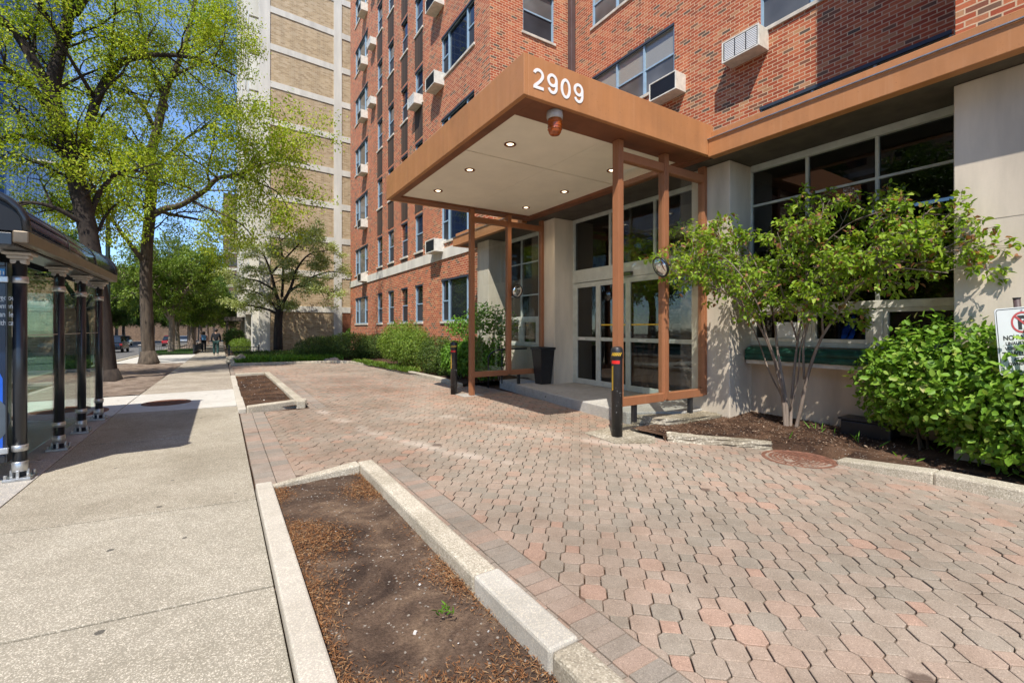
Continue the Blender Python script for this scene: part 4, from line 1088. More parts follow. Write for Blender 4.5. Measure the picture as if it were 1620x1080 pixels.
# no parking sign
def no_parking():
    c = at(1620, 545, 4.15); c.z = 1.385
    w, h = .457, .61
    t = root('parking_sign', 'leaning white no parking sign on a post in the leafy bush', 'sign', (c.x, c.y + .02, .1))
    tilt = R_(5.0)
    yaw_ = math.atan2(-.80, -.60) + R_(90)          # faces the driveway
    Mx = Matrix.Translation(c) @ Matrix.Rotation(yaw_, 4, 'Z') @ Matrix.Rotation(R_(90), 4, 'X') @ Matrix.Rotation(tilt, 4, 'Z')
    def rr_(w, h, r, z, n=6):
        p = []
        for cx, cy, a0 in ((w/2 - r, h/2 - r, 0), (-w/2 + r, h/2 - r, 90), (-w/2 + r, -h/2 + r, 180), (w/2 - r, -h/2 + r, 270)):
            for k in range(n + 1):
                a = R_(a0 + 90 * k / n); p.append((cx + r * math.cos(a), cy + r * math.sin(a)))
        return p
    def add(name, mb, m, par):
        me = mb.mesh(name, m); me.transform(Mx); return part(name, me, None, par)
    o = rr_(w, h, .03, 0)
    pl = add('plate', MB().prism(o, -.004, 0), M['sign_white'], t)
    a, b = rr_(w - .02, h - .02, .024, 0), rr_(w - .032, h - .032, .019, 0); mb = MB()
    for i in range(len(a)):
        j = (i + 1) % len(a); mb.quad((*a[i], .0012), (*a[j], .0012), (*b[j], .0012), (*b[i], .0012))
    add('border', mb, M['sign_black'], pl)
    mb = MB(); R1, R2 = .098, .080; cy = .165
    for k in range(48):
        p0, p1 = 2 * math.pi * k / 48, 2 * math.pi * (k + 1) / 48
        mb.quad((R2 * math.cos(p0), cy + R2 * math.sin(p0), .0022), (R1 * math.cos(p0), cy + R1 * math.sin(p0), .0022), (R1 * math.cos(p1), cy + R1 * math.sin(p1), .0022), (R2 * math.cos(p1), cy + R2 * math.sin(p1), .0022))
    q = .0065; d = .083 * .7071
    mb.quad((-d - q, cy + d - q, .003), (-d + q, cy + d + q, .003), (d + q, cy - d + q, .003), (d - q, cy - d - q, .003))
    add('prohibition_ring', mb, M['sign_red'], pl)
    def word(s_, size, x, y, off, name, align='CENTER'):
        me = text_mesh(name, s_, size, M['sign_black'], .0004, off, align)
        me.transform(Matrix.Translation((x, y, .0014))); me.transform(Mx); part(name, me, None, pl)
    word('P', .165, 0, cy - .057, .008, 'letter_symbol')
    word('NO PARKING', .058, 0, .012, .0016, 'lettering')
    word('UNAUTHORIZED', .041, 0, -.035, .0012, 'lettering')
    word('VEHICLES WILL BE', .041, 0, -.080, .0012, 'lettering')
    word('TOWED AWAY', .056, 0, -.135, .0018, 'lettering')
    word('AT VEHICLE', .038, 0, -.180, .0011, 'lettering')
    word('OWNER EXPENSE', .038, 0, -.222, .0011, 'lettering')
    up = (Mx.to_3x3() @ Vector((0, 1, 0))); bk = (Mx.to_3x3() @ Vector((0, 0, -1)))
    top = c + up * (.38) + bk * .03; bot = top - up * (top.z / up.z)
    part('post', MB().tube([bot, top], .025, 12), M['dark_pipe'], t, smooth=True)
    part('post_cap', MB().tube([top, top + up * .012], .028, 12), M['black'], t)
    mb = MB()
    for y in (.275, -.27): mb.lathe((0, y, .0), [(.009, 0), (.009, .003), (.004, .004)], 12)
    add('bolt', mb, M['steel'], pl)
no_parking()

# ------------------------------------------------------------------ bus shelter
sh = root('bus_shelter', 'black bus shelter with curved dark roof and glass back wall', 'bus shelter', (-2.5, 8, 0))
PX = -1.69; XF = -3.55
PY = [6.46, 7.75, 8.82, 9.92]
E0, E1 = 5.92, 10.15
for x in (PX, XF):
    for i, y in enumerate(PY):
        if x == XF and i in (1, 2): continue
        p = part('post', MB().tube([(x, y, .02), (x, y, 2.16)], .052, 20), M['shelter_black'], sh, smooth=True)
        parts('collar', [MB().lathe((x, y, .0), [(.058, .075), (.062, .08), (.062, .17), (.058, .175)], 20), MB().lathe((x, y, 0), [(.058, .275), (.063, .278), (.063, .335), (.058, .338)], 20), MB().lathe((x, y, 0), [(.058, 1.94), (.063, 1.943), (.063, 2.005), (.058, 2.008)], 20)], M['steel'], p, smooth=True)
        part('foot', MB().box(x - .10, x + .10, y - .10, y + .10, -.004, .022).box(x - .07, x + .07, y - .012, y + .012, .022, .09).box(x - .012, x + .012, y - .07, y + .07, .022, .09), M['steel'], p, bevel=.004)
        bo = MB()
        for sx_, sy_ in ((-1, -1), (1, -1), (1, 1), (-1, 1)): bo.lathe((x + sx_ * .08, y + sy_ * .08, .02), [(.014, 0), (.014, .035), (.008, .04)], 8)
        part('bolt', bo, M['steel'], p)
        cp = MB()
        for r_, z_, h_ in ((.05, 2.13, .05), (.07, 2.18, .035), (.10, 2.215, .03)): cp.box(x - r_ - .01, x + r_ + .01, y - r_, y + r_, z_, z_ + h_)
        part('capital', cp, M['lamp_base'], p, bevel=.012)
# roof: eave beams, vault, ribs
part('eave', MB().box(-1.60, -1.49, E0, E1, 2.27, 2.385), M['tan_metal'], sh, bevel=.012)
part('eave', MB().box(-3.75, -3.64, E0, E1, 2.27, 2.385), M['tan_metal'], sh, bevel=.012)
part('roof_frame', MB().box(-3.64, -1.60, E0, E0 + .07, 2.25, 2.36).box(-3.64, -1.60, E1 - .07, E1, 2.25, 2.36).box(-1.85, -1.60, E0 + .07, E1 - .07, 2.25, 2.27).box(-3.64, -3.4, E0 + .07, E1 - .07, 2.25, 2.27), M['shelter_black'], sh, bevel=.006)
def vault(y0, y1, r0, n=18):
    mb = MB(); cx = -2.62; a = 1.11 + r0; bz = .45 + r0
    pr = []
    for k in range(n + 1):
        t_ = math.pi * k / n
        pr.append((cx + a * (abs(math.cos(t_)) ** .75) * (1 if math.cos(t_) > 0 else -1), 2.385 + bz * math.sin(t_) ** .75))
    for i in range(n):
        (xa, za), (xb, zb) = pr[i], pr[i + 1]
        mb.quad((xa, y0, za), (xa, y1, za), (xb, y1, zb), (xb, y0, zb))
    return mb, pr
o = part('roof_panel', vault(E0 + .02, E1 - .02, 0)[0], M['roof_black'], sh, smooth=True)
md = o.modifiers.new('s', 'SOLIDIFY'); md.thickness = .012
for y in np.linspace(E0 + .02, E1 - .06, 4):
    m_ = vault(y, y + .045, .004)[0]; o = part('roof_rib', m_, M['shelter_black'], sh, smooth=True)
    md = o.modifiers.new('s', 'SOLIDIFY'); md.thickness = .02
pr = vault(E0, E1, 0)[1]
for y in (E0 + .03, E1 - .03):
    mb = MB(); mb.tube([(x, y, z) for x, z in pr], .032, 8); part('end_arch', mb, M['shelter_black'], sh, smooth=True)
    part('end_panel', MB().quad(*[(x, y + .01, z) for x, z in pr]), M['end_black'], sh)
# glazing in the sidewalk wall
for y0, y1 in zip(PY[:-1], PY[1:]):
    g = part('glass_pane', MB().box(PX - .005, PX + .005, y0 + .07, y1 - .07, .20, 2.12), M['shelter_glass'], sh)
    part('glass_line', MB().box(PX - .0058, PX + .0058, y0 + .07, y1 - .07, 1.415, 1.422), M['walk_new'], g)
part('end_pane', MB().box(XF + .9, PX - .07, PY[3] - .005, PY[3] + .005, .22, 2.1), M['shelter_glass'], sh)
# advertising panel across the near end
ad = part('poster_case', MB().box(-2.95, -2.90, 6.40, 6.52, .18, 2.14).box(-1.775, -1.76, 6.40, 6.52, .18, 2.14).box(-2.90, -1.775, 6.40, 6.52, 2.10, 2.14).box(-2.90, -1.775, 6.40, 6.52, .18, .25), M['shelter_black'], sh, bevel=.006)
part('poster', MB().box(-2.90, -1.775, 6.43, 6.49, .25, 2.10), M['ad_navy'], ad)
part('poster_shape', MB().prism([(-2.85, .27), (-1.80, .27), (-1.80, 1.0), (-1.95, 1.42), (-2.85, 2.0)], 0, .001).mesh('poster_shape', M['ad_blue']), None, ad)
bpy.data.objects['poster_shape'].data.transform(Matrix.Translation((0, 6.4295, 0)) @ Matrix.Rotation(R_(90), 4, 'X'))
part('poster_dome', MB().tube([(-2.05, 6.428, .60), (-2.05, 6.4285, .60)], .30, 40), plain('poster_grey', (.07, .09, .11), .3), ad)
part('route_sign', MB().box(-2.4, -1.78, 6.415, 6.4285, 1.99, 2.075), M['sky_blue_sign'], ad)
part('bus_symbol', MB().box(-1.855, -1.807, 6.411, 6.4145, 2.01, 2.055).box(-1.795, -1.785, 6.411, 6.4145, 2.015, 2.05), M['sign_white'], ad, bevel=.004)
for k, w_ in enumerate(('Precious', 'content.', 'Handled', 'with care.')):
    me = text_mesh('poster_text', w_, .072, M['sign_white'], .0005, .001, sx=.62)
    me.transform(Matrix.Translation((-1.855, 6.4280, 1.77 - k * .082)) @ Matrix.Rotation(R_(90), 4, 'X'))
    part('poster_text', me, None, ad)
part('text_underline', MB().box(-1.855, -1.79, 6.427, 6.4285, 1.755, 1.759), M['sign_white'], ad)
parts('clamp', [MB().box(-1.86, PX - .06, 6.38, 6.40, 1.94, 2.0), MB().box(-1.86, PX - .06, 6.38, 6.40, .27, .33)], M['steel'], ad, bevel=.006)
part('route_case', MB().box(-2.05, -1.76, 9.72, 9.80, .22, 2.02), M['shelter_black'], sh, bevel=.01)
part('bench', MB().box(-3.0, -2.55, 7.0, 9.2, .44, .48).box(-2.8, -2.74, 7.2, 7.26, .0, .44).box(-2.8, -2.74, 8.9, 8.96, .0, .44), M['shelter_black'], sh, bevel=.008)

# ------------------------------------------------------------------ concrete framed tower beyond
tw = root('apartment_tower', 'tall tan brick apartment tower banded with white concrete', 'building', (2.9, 38, gz(38)))
tb = MB(); SK = 0.085                                    # the flank turns slightly from the street
fy = lambda x: 38.0 + (x - 2.35) * SK
tb.prism([(2.9, fy(2.9)), (24, fy(24)), (24, 78), (2.9, 74)], -2, 62)
me = tb.mesh('brick_wall', M['tan_brick']); part('brick_wall', me, None, tw)
g = MB()
for k in range(22):
    z = 2.92 + 2.77 * k
    g.prism([(3.05, fy(3.05) - .05), (24, fy(24) - .05), (24, fy(24) + .3), (3.05, fy(3.05) + .3)], z - .23, z + .23)
part('floor_band', g, M['white_concrete'], tw)
for xa, xb in ((2.33, 3.05), (7.6, 8.22), (16, 16.7)):
    part('pilaster', MB().prism([(xa, fy(xa) - .06), (xb, fy(xb) - .06), (xb, fy(xb) + .4), (xa, fy(xa) + .4)], -2, 62), M['white_concrete'], tw)
bl = MB(); bd = MB()
for k in range(22):
    z = 2.9 + 2.77 * k
    for j in range(8):
        y = 39.2 + j * 4.2
        bl.box(1.75, 2.88, y, y + .35, z - .2, z + 2.4).box(1.75, 1.9, y + .35, y + 2.4, z - .15, z + .95).box(1.9, 2.88, y + .35, y + 2.4, z - .2, z - .02)
        bd.box(2.86, 2.899, y + .6, y + 3.6, z + .2, z + 2.1)
part('balcony_front', bl, M['white_concrete'], tw)['kind'] = 'stuff'
part('balcony_opening', bd, M['glass_dark'], tw)['kind'] = 'stuff'
wb = MB()
for j in range(6): wb.box(1.95 + (j % 2) * .35, 2.895, 38.6 + j * 5.5, 38.9 + j * 5.5 + 1.6, -2, 2.7)
part('base_fin', wb, M['white_concrete'], tw)['kind'] = 'stuff'
part('service_opening', MB().prism([(8.3, fy(8.3) - .01), (10.4, fy(10.4) - .01), (10.4, fy(10.4) + .5), (8.3, fy(8.3) + .5)], .6, 2.66), M['copper_dark'], tw)

def block(name, label, x0, x1, y0, y1, h, wm, gm, fh, fw, ww, wh, band=None, mark=1):
    """a far building: walls with rows of windows set into shallow strips"""
    t = root(name, label, 'building', (x0 if x0 > 0 else x1, y0, gz(max(y0, 0))))
    part('wall', MB().box(x0, x1, y0, y1, -4, h), wm, t)
    w = MB(); b = MB(); zn = int((h - 3) / fh)
    for k in range(zn):
        z = 3.4 + k * fh
        for j in range(int((y1 - y0) / fw)):
            y = y0 + fw * (j + .5)
            xs = x0 if x0 > 0 else x1
            w.box(xs - .03, xs + .03, y - ww / 2, y + ww / 2, z, z + wh)
        for j in range(int((x1 - x0) / fw)):
            x = x0 + fw * (j + .5); w.box(x - ww / 2, x + ww / 2, y0 - .03, y0 + .03, z, z + wh)
        if band: b.box(x0 - .06, x1 + .06, y0 - .06, y1 + .06, z - .75, z - .35)
    part('windows', w, gm, t)['kind'] = 'stuff'
    if band: part('floor_band', b, band, t)
    part('roof', MB().box(x0 - .1, x1 + .1, y0 - .1, y1 + .1, h, h + .5), M['dark_soffit'], t)
block('apartment_tower', 'brown high rise far down the street behind the tan tower', 0.4, 20, 92, 125, 24, M['brown_brick'], M['glass_grey'], 2.9, 2.6, 1.2, 1.5, M['white_concrete'])
gblue = pane_mat('blue_curtain_glass', (0.006, 0.03, 0.13), 0.15, spec=0.25)
mb_blue = plain('blue_mullion', (0.02, 0.05, 0.12), .3)
block('glass_tower', 'deep blue glass tower across the street behind the trees', -60, -31, 112, 150, 85, mb_blue, gblue, 1.9, 1.7, 1.5, 1.6)
block('apartment_building', 'low tan brick building across the street seen through the shelter', -40, -24, 66, 108, 15, M['tan_brick'], M['glass_grey'], 3.2, 3.4, 1.6, 1.7, M['white_concrete'])
block('apartment_building', 'buff brick building opposite the entrance across the street', -40, -24, -16, 22.5, 20, M['tan_brick'], M['glass_dark'], 3.2, 3.2, 1.6, 1.8, M['white_concrete'])
# ------------------------------------------------------------------ trees
class Tree:
    def __init__(s, seed, lens, counts, angs, up, droop=0.0, flat=1.0):
        s.mb = MB(); s.r = np.random.default_rng(seed); s.anc = []; s.ancd = []
        s.lens, s.counts, s.angs, s.up, s.droop, s.flat = lens, counts, angs, up, droop, flat
    def limb(s, pts, r0, r1, level, t0=0.25):
        r = s.r; P = [np.asarray(p, float) for p in pts]
        # resample smoothly
        n = len(P)
        if level == 0 and n > 2:
            Q = []
            for i in range(n - 1):
                p0, p1, p2, p3 = P[max(i - 1, 0)], P[i], P[i + 1], P[min(i + 2, n - 1)]
                for k in range(4):
                    t = k / 4
                    Q.append(.5 * ((2 * p1) + (-p0 + p2) * t + (2 * p0 - 5 * p1 + 4 * p2 - p3) * t * t + (-p0 + 3 * p1 - 3 * p2 + p3) * t ** 3))
            Q.append(P[-1]); P = Q; n = len(P)
        rad = [r0 + (r1 - r0) * (i / (n - 1)) for i in range(n)]
        sides = (12, 7, 5, 3, 3)[min(level, 4)]
        s.mb.tube([Vector(p) for p in P], rad, sides, cap=level < 2)
        seg = [np.linalg.norm(P[i + 1] - P[i]) for i in range(n - 1)]; tot = sum(seg)
        def sample(t):
            d = t * tot
            for i, q in enumerate(seg):
                if d <= q or i == n - 2:
                    k = min(1, d / max(q, 1e-6)); return P[i] + (P[i + 1] - P[i]) * k, (P[i + 1] - P[i]) / max(q, 1e-6)
                d -= q
        if level >= len(s.lens):
            for k in range(3):
                p, d = sample(.35 + .65 * (k + .5) / 3); s.anc.append(p); s.ancd.append(d)
            return
        cnt = s.counts[level]
        cnt = int(round(cnt * (tot if level == 0 else 1))) if level == 0 else cnt
        for k in range(max(1, cnt)):
            t = t0 + (1 - t0) * (k + r.uniform(.1, .9)) / max(1, cnt)
            p, d = sample(min(t, .999))
            v = r.normal(0, 1, 3); v -= d * v.dot(d); v /= np.linalg.norm(v) + 1e-9
            a = s.angs[level] * r.uniform(.75, 1.25)
            dr = d * math.cos(a) + v * math.sin(a) + np.array([0, 0, s.up[level]]); dr[2] *= s.flat; dr /= np.linalg.norm(dr)
            L = s.lens[level] * r.uniform(.6, 1.25) * (1 - .35 * t)
            q = [p]; m = 5 if level < 2 else 4
            dd = dr.copy()
            for i in range(m):
                dd = dd + r.normal(0, .16, 3) + np.array([0, 0, -s.droop * i / m * (level > 0)]); dd /= np.linalg.norm(dd)
                q.append(q[-1] + dd * L / m)
            rl = (r0 + (r1 - r0) * t)
            cr = min(rl * .6, .016 * L + .004) if level else min(rl * .6, .02 * L + .01)
            s.limb(q, cr, max(.003, cr * .3), level + 1, .2)
    def leaves(s, per, spread, L, W, m, shape='diamond', fold=.2, droop=.1, seed=1, tdown=.4, jitter=None, zmin=None):
        r = np.random.default_rng(seed); A = np.array(s.anc); D = np.array(s.ancd)
        C = np.repeat(A, per, 0) + r.normal(0, spread, (len(A) * per, 3)) * np.array([1, 1, .7])
        n = len(C)
        T = np.repeat(D, per, 0) * .5 + unit(n, r); T[:, 2] -= tdown
        Nn = unit(n, r) * .6 + np.array([0, 0, .8])
        rnd = np.clip(np.repeat(r.uniform(0.1, .9, len(A)), per) + r.normal(0, .18, n), 0, 1)
        return leaf_mesh('crown', C, T, Nn, r.uniform(L * .6, L * 1.3, n), r.uniform(W * .7, W * 1.25, n), m, shape, fold, rnd, droop=droop)
def finish_tree(name, label, tr, bark, crown_me, base, group, cat='tree'):
    t = root(name, label, cat, base, group)
    part('trunk', tr.mb.mesh('trunk', M[bark], smooth=True, uv=False), None, t)
    if crown_me: part('crown', crown_me, None, t)
    return t
GT = 'street trees along the sidewalk'
# nearest honey locust, leaning, behind the shelter
d1 = 13.7
tr = Tree(11, [2.6, 1.15, .5], [1.5, 6, 4], [1.0, .9, .8], [.25, .1, .0], droop=.25)
trunk = [at(172, 606, d1), at(166, 560, d1), at(160, 500, d1), at(150, 430, d1), at(136, 350, d1), at(122, 290, d1), at(110, 235, d1)]
tr.limb(trunk, .25, .22, 0, .6)
tr.mb.tube([at(172, 612, d1), at(171, 602, d1), at(169, 585, d1)], [.46, .36, .27], 12)
tr.limb([at(110, 240, d1), at(92, 190, d1), at(82, 150, d1), at(88, 110, d1), at(100, 60, d1 + .2), at(112, 10, d1 + .3), at(122, -60, d1 + .3), at(120, -150, d1 + .6)], .25, .08, 0, .2)
tr.limb([at(80, 150, d1), at(60, 110, d1 - .3), at(30, 60, d1 - .6), at(0, 28, d1 - 1), at(-50, -10, d1 - 1.4)], .17, .05, 0, .2)
tr.limb([at(96, 200, d1), at(62, 152, d1 - .4), at(30, 122, d1 - .9), at(-6, 102, d1 - 1.4), at(-60, 85, d1 - 1.8)], .14, .04, 0, .2)
tr.limb([at(100, 60, d1), at(70, 20, d1 - .6), at(50, -30, d1 - 1)], .09, .04, 0)
tr.limb([at(124, 285, d1), at(150, 165, d1 + .6), at(185, 105, d1 + 1.1), at(215, 92, d1 + 1.5), at(262, 87, d1 + 2), at(322, 96, d1 + 2.4), at(372, 120, d1 + 2.6)], .15, .03, 0, .2)
tr.limb([at(140, 350, d1), at(160, 300, d1 + .5), at(195, 270, d1 + 1), at(235, 275, d1 + 1.6)], .09, .025, 0)
tr.limb([at(118, 20, d1), at(150, -20, d1 + .8), at(210, -60, d1 + 1.6), at(300, -70, d1 + 2.2)], .13, .03, 0)
tr.limb([at(118, 260, d1), at(70, 225, d1 - .5), at(20, 215, d1 - 1), at(-30, 230, d1 - 1.4)], .11, .03, 0)
tr.limb([at(140, 360, d1), at(90, 330, d1 - .6), at(40, 320, d1 - 1), at(0, 330, d1 - 1.2)], .08, .02, 0)
b = trunk[0]
finish_tree('honey_locust', 'leaning dark trunked honey locust behind the bus shelter', tr, 'bark_dark', tr.leaves(10, .2, .105, .05, M['locust'], seed=2, tdown=.5), (b.x, b.y, b.z), GT)
# second honey locust with the straight grey trunk
d2 = 22.8
tr = Tree(12, [3.2, 1.5, .65], [1.25, 6, 4], [1.0, .9, .8], [.2, .1, .0], droop=.22)
trunk = [at(236, 575, d2), at(233, 520, d2), at(231, 460, d2), at(232, 400, d2), at(237, 340, d2), at(240, 290, d2), at(238, 240, d2)]
tr.limb(trunk, .28, .22, 0, .6)
tr.mb.tube([at(236, 580, d2), at(235, 571, d2), at(234, 555, d2)], [.55, .42, .31], 12)
tr.limb([at(238, 245, d2), at(250, 200, d2), at(258, 160, d2), at(268, 130, d2), at(290, 80, d2), at(305, 20, d2), at(318, -60, d2)], .22, .06, 0, .2)
tr.limb([at(262, 150, d2), at(240, 110, d2 - .5), at(228, 60, d2 - .9), at(215, 0, d2 - 1.4)], .12, .03, 0)
tr.limb([at(246, 205, d2), at(220, 160, d2 - .8), at(190, 130, d2 - 1.4), at(160, 110, d2 - 2)], .11, .03, 0)
tr.limb([at(242, 340, d2), at(262, 330, d2 - .6), at(285, 325, d2 - 1.2), at(322, 303, d2 - 2), at(345, 282, d2 - 2.6), at(375, 277, d2 - 3), at(410, 262, d2 - 3.4), at(452, 252, d2 - 3.6), at(490, 262, d2 - 3.8)], .16, .025, 0, .3)
tr.limb([at(372, 277, d2 - 3), at(410, 290, d2 - 3.4), at(440, 305, d2 - 3.7), at(455, 330, d2 - 3.8)], .05, .015, 0)
tr.limb([at(232, 420, d2), at(205, 385, d2 - .6), at(175, 345, d2 - 1), at(150, 320, d2 - 1.4)], .13, .03, 0)
tr.limb([at(240, 300, d2), at(200, 285, d2 - 1), at(160, 262, d2 - 2)], .1, .03, 0)
tr.limb([at(236, 330, d2), at(275, 340, d2 + .8), at(330, 352, d2 + 1.6), at(352, 372, d2 + 1.8)], .1, .03, 0)
tr.limb([at(240, 290, d2), at(262, 250, d2 + 1), at(300, 215, d2 + 2), at(345, 190, d2 + 2.6)], .1, .03, 0)
tr.limb([at(290, 80, d2), at(330, 60, d2 + .6), at(365, 30, d2 + 1)], .08, .02, 0)
b = trunk[0]
finish_tree('honey_locust', 'straight grey trunked honey locust at the sidewalk edge with one long limb', tr, 'bark', tr.leaves(10, .24, .14, .068, M['locust'], seed=3, tdown=.5), (b.x, b.y, b.z), GT)
# dogwood against the tower wall, layered
d3 = 31.5
tr = Tree(13, [1.4, .7, .35], [2.0, 5, 4], [1.15, .8, .7], [.08, .05, .0], droop=.0, flat=.4)
trunk = [at(440, 553, d3), at(440, 520, d3), at(441, 500, d3), at(444, 486, d3)]
tr.limb(trunk, .30, .22, 0, 1.0)
for L, r0 in (([(441, 498), (425, 490), (400, 484), (372, 478)], .1), ([(444, 488), (455, 465), (478, 452), (510, 462), (530, 470)], .1), ([(444, 488), (436, 460), (428, 430), (415, 400), (392, 385)], .13),
              ([(444, 486), (460, 455), (470, 425), (490, 402), (525, 395)], .12), ([(436, 460), (410, 445), (385, 440), (366, 432)], .08), ([(446, 470), (448, 430), (445, 390), (440, 366)], .1),
              ([(455, 462), (490, 440), (520, 430), (540, 432)], .07), ([(430, 432), (455, 405), (480, 380), (500, 372)], .07), ([(441, 500), (430, 478), (405, 462), (385, 458)], .07), ([(445, 380), (470, 366), (500, 372)], .04)):
    k = len(L); dz = tr.r.uniform(-1.6, .5)
    tr.limb([at(x, y, d3 + dz * i / k) for i, (x, y) in enumerate(L)], r0, .025, 0, .3)
b = trunk[0]
finish_tree('dogwood', 'spreading dogwood with layered branches in front of the tan tower wall', tr, 'bark_dark', tr.leaves(4, .14, .14, .085, M['dogwood'], fold=.10, seed=4, tdown=.0), (b.x, b.y, b.z), None)
# the rest of the street trees, one pattern copied
protos = []
for sd, mt, br in ((21, 'lime', 'bark_pale'), (22, 'farleaf', 'bark_pale')):
    tr = Tree(sd, [3.0, 1.5, .7], [1.6, 7, 4], [.95, .9, .8], [.3, .1, 0], droop=.2)
    tr.limb([(0, 0, -.3), (.05, 0, 1.2), (.1, .05, 2.4), (.05, 0, 3.6)], .30, .22, 0, .95)
    for k in range(7):
        a = k * 0.9 + sd; q = 2.6 + .7 * (k % 3)
        tr.limb([(.06, 0, 2.8 + .2 * k), (q * .3 * math.cos(a), q * .3 * math.sin(a), 4.4 + .3 * k), (q * .7 * math.cos(a), q * .7 * math.sin(a), 5.6 + .5 * k), (q * math.cos(a + .2), q * math.sin(a + .2), 6.8 + .6 * k)], .12, .025, 0, .25)
    t = root('street_tree', '-', 'tree')
    part('trunk', tr.mb.mesh('trunk', M[br], smooth=True, uv=False), None, t, local=True)
    part('crown', tr.leaves(5, .16, .24, .11, M[mt], seed=sd), None, t, local=True)
    protos.append(t)
used = [0, 0]
def plant_tree(k, x, y, s_, rz, label, group):
    o = protos[k] if not used[k] else copy_tree(protos[k])
    used[k] += 1
    o.location = (x, y, gz(y)); o.scale = (s_, s_, s_); o.rotation_euler = (0, 0, rz); o['label'] = label; o['group'] = group
    return o
GL = 'street trees beyond the low fence'
for k, x, y, s_, rz, lab in ((0, -3.3, 44, .8, .3, 'pale trunked street tree just inside the low black fence'), (1, -3.4, 52, .8, 2.1, 'street tree on the fenced lawn behind the first pale trunk'), (0, -2.6, 60, .75, 4.0, 'slender street tree near the walking people on the sidewalk'),
                         (1, -3.4, 70, .85, 1.0, 'dark leaved street tree in the middle distance by the road'), (0, -3.4, 83, .9, 5.0, 'light green street tree far along the sidewalk'), (1, -3.0, 98, 1.0, 3.2, 'farthest leafy tree closing the sidewalk view')):
    plant_tree(k, x, y, s_, rz, lab, GL)
GO = 'trees on the far side of the street'
for i, (y, k) in enumerate(((6, 1), (17, 1), (28, 1), (38, 1), (46, 1), (54, 1), (62, 1), (70, 1), (79, 1), (88, 1), (98, 1), (108, 1), (120, 1), (134, 1))):
    plant_tree(k, -18.6 - (i % 2) * 1.2, y, 1.0 + .12 * (i % 3), i * 1.3, 'leafy tree standing across the street behind the parked traffic', GO)
GE = 'trees closing the far end of the street'
for i, (x, y) in enumerate(((-15, 150), (-11.5, 158), (-8, 165), (-4.5, 150), (-1.5, 140), (1.5, 150), (-18, 162), (-13, 172), (-6, 176), (-20.5, 148), (5, 150), (-2.5, 118))):
    plant_tree(1, x, y, 1.25, i * .9, 'distant leafy tree closing the far end of the street', GE)
plant_tree(1, 1.3, 86, .8, .7, 'leafy tree beyond the tan tower at the right of the sidewalk', 'trees beyond the tan tower')

# ------------------------------------------------------------------ shrubs and bushes
def blob_points(blobs, n, r, shell=(.72, 1.04), bumps=.12):
    """points through the outer layer of several overlapping ellipsoids, with outward directions"""
    vol = np.array([b[3] * b[4] * b[5] for b in blobs]) ** .67; vol /= vol.sum()
    idx = r.choice(len(blobs), n, p=vol); B = np.array(blobs, float)[idx]
    u = unit(n, r)
    k = r.uniform(shell[0] ** 3, shell[1] ** 3, n) ** (1 / 3)
    k *= 1 + bumps * np.sin(u[:, 0] * 7 + B[:, 0] * 9) * np.cos(u[:, 1] * 6 + u[:, 2] * 5)
    return B[:, :3] + u * B[:, 3:] * k[:, None], u
def bush(name, label, blobs, n, L, W, m, seed, base, shape='diamond', group=None, stems=None, bark='bark', inner=.25, fold=.2, up=.5, cat='bush', zcut=None, droop=.15, bumps=.12, shell=(.72, 1.04)):
    r = np.random.default_rng(seed)
    P, u = blob_points(blobs, n, r, shell, bumps)
    P2, u2 = blob_points(blobs, int(n * inner), r, (.2, .75), bumps)
    P = np.concatenate([P, P2]); u = np.concatenate([u, u2])
    if zcut is not None: k = P[:, 2] > zcut + .08 * np.sin(P[:, 0] * 9) * np.sin(P[:, 1] * 7); P, u = P[k], u[k]
    n = len(P); Nn = u * .7 + np.array([0, 0, up]) + unit(n, r) * .45
    T = unit(n, r) + u * .5; T[:, 2] -= .25
    t = root(name, label, cat, base, group)
    part('foliage', leaf_mesh('foliage', P, T, Nn, r.uniform(L * .55, L * 1.3, n), r.uniform(W * .6, W * 1.25, n), m, shape, fold, seed=seed, droop=droop), None, t)
    sm = MB(); rr = random.Random(seed); bx, by, bz = base
    for k in range(stems or 6):
        b_ = blobs[k % len(blobs)]; a = rr.uniform(0, 6.3)
        e = Vector((b_[0] + b_[3] * .6 * math.cos(a), b_[1] + b_[4] * .6 * math.sin(a), b_[2] + b_[5] * rr.uniform(0, .6)))
        s0 = Vector((b_[0] * .7 + bx * .3 + rr.uniform(-.08, .08), b_[1] * .7 + by * .3 + rr.uniform(-.08, .08), bz - .03))
        sm.tube([s0, s0.lerp(e, .5) + Vector((rr.uniform(-.06, .06), rr.uniform(-.06, .06), .05)), e], [.016, .011, .004], 5, cap=False)
    part('stems', sm, M[bark], t, smooth=True)
    return t
bush('broadleaf_bush', 'large bright green broad leaved bush beside the parking sign', [(6.75, 1.55, .98, .72, .72, .66), (6.55, .95, .92, .7, .75, .60), (6.9, .2, 1.0, .85, .9, .62), (6.8, 2.05, .82, .45, .46, .52), (6.8, -.7, .9, .8, .7, .6), (6.35, .5, .55, .45, .5, .42), (6.5, .9, .42, .5, .7, .3), (6.55, -.4, .5, .5, .8, .4)],
     21000, .074, .047, M['lilac'], 41, (6.75, 1.3, .13), 'oval', stems=22, fold=.10, up=.55, droop=.12, zcut=.15, inner=.35)
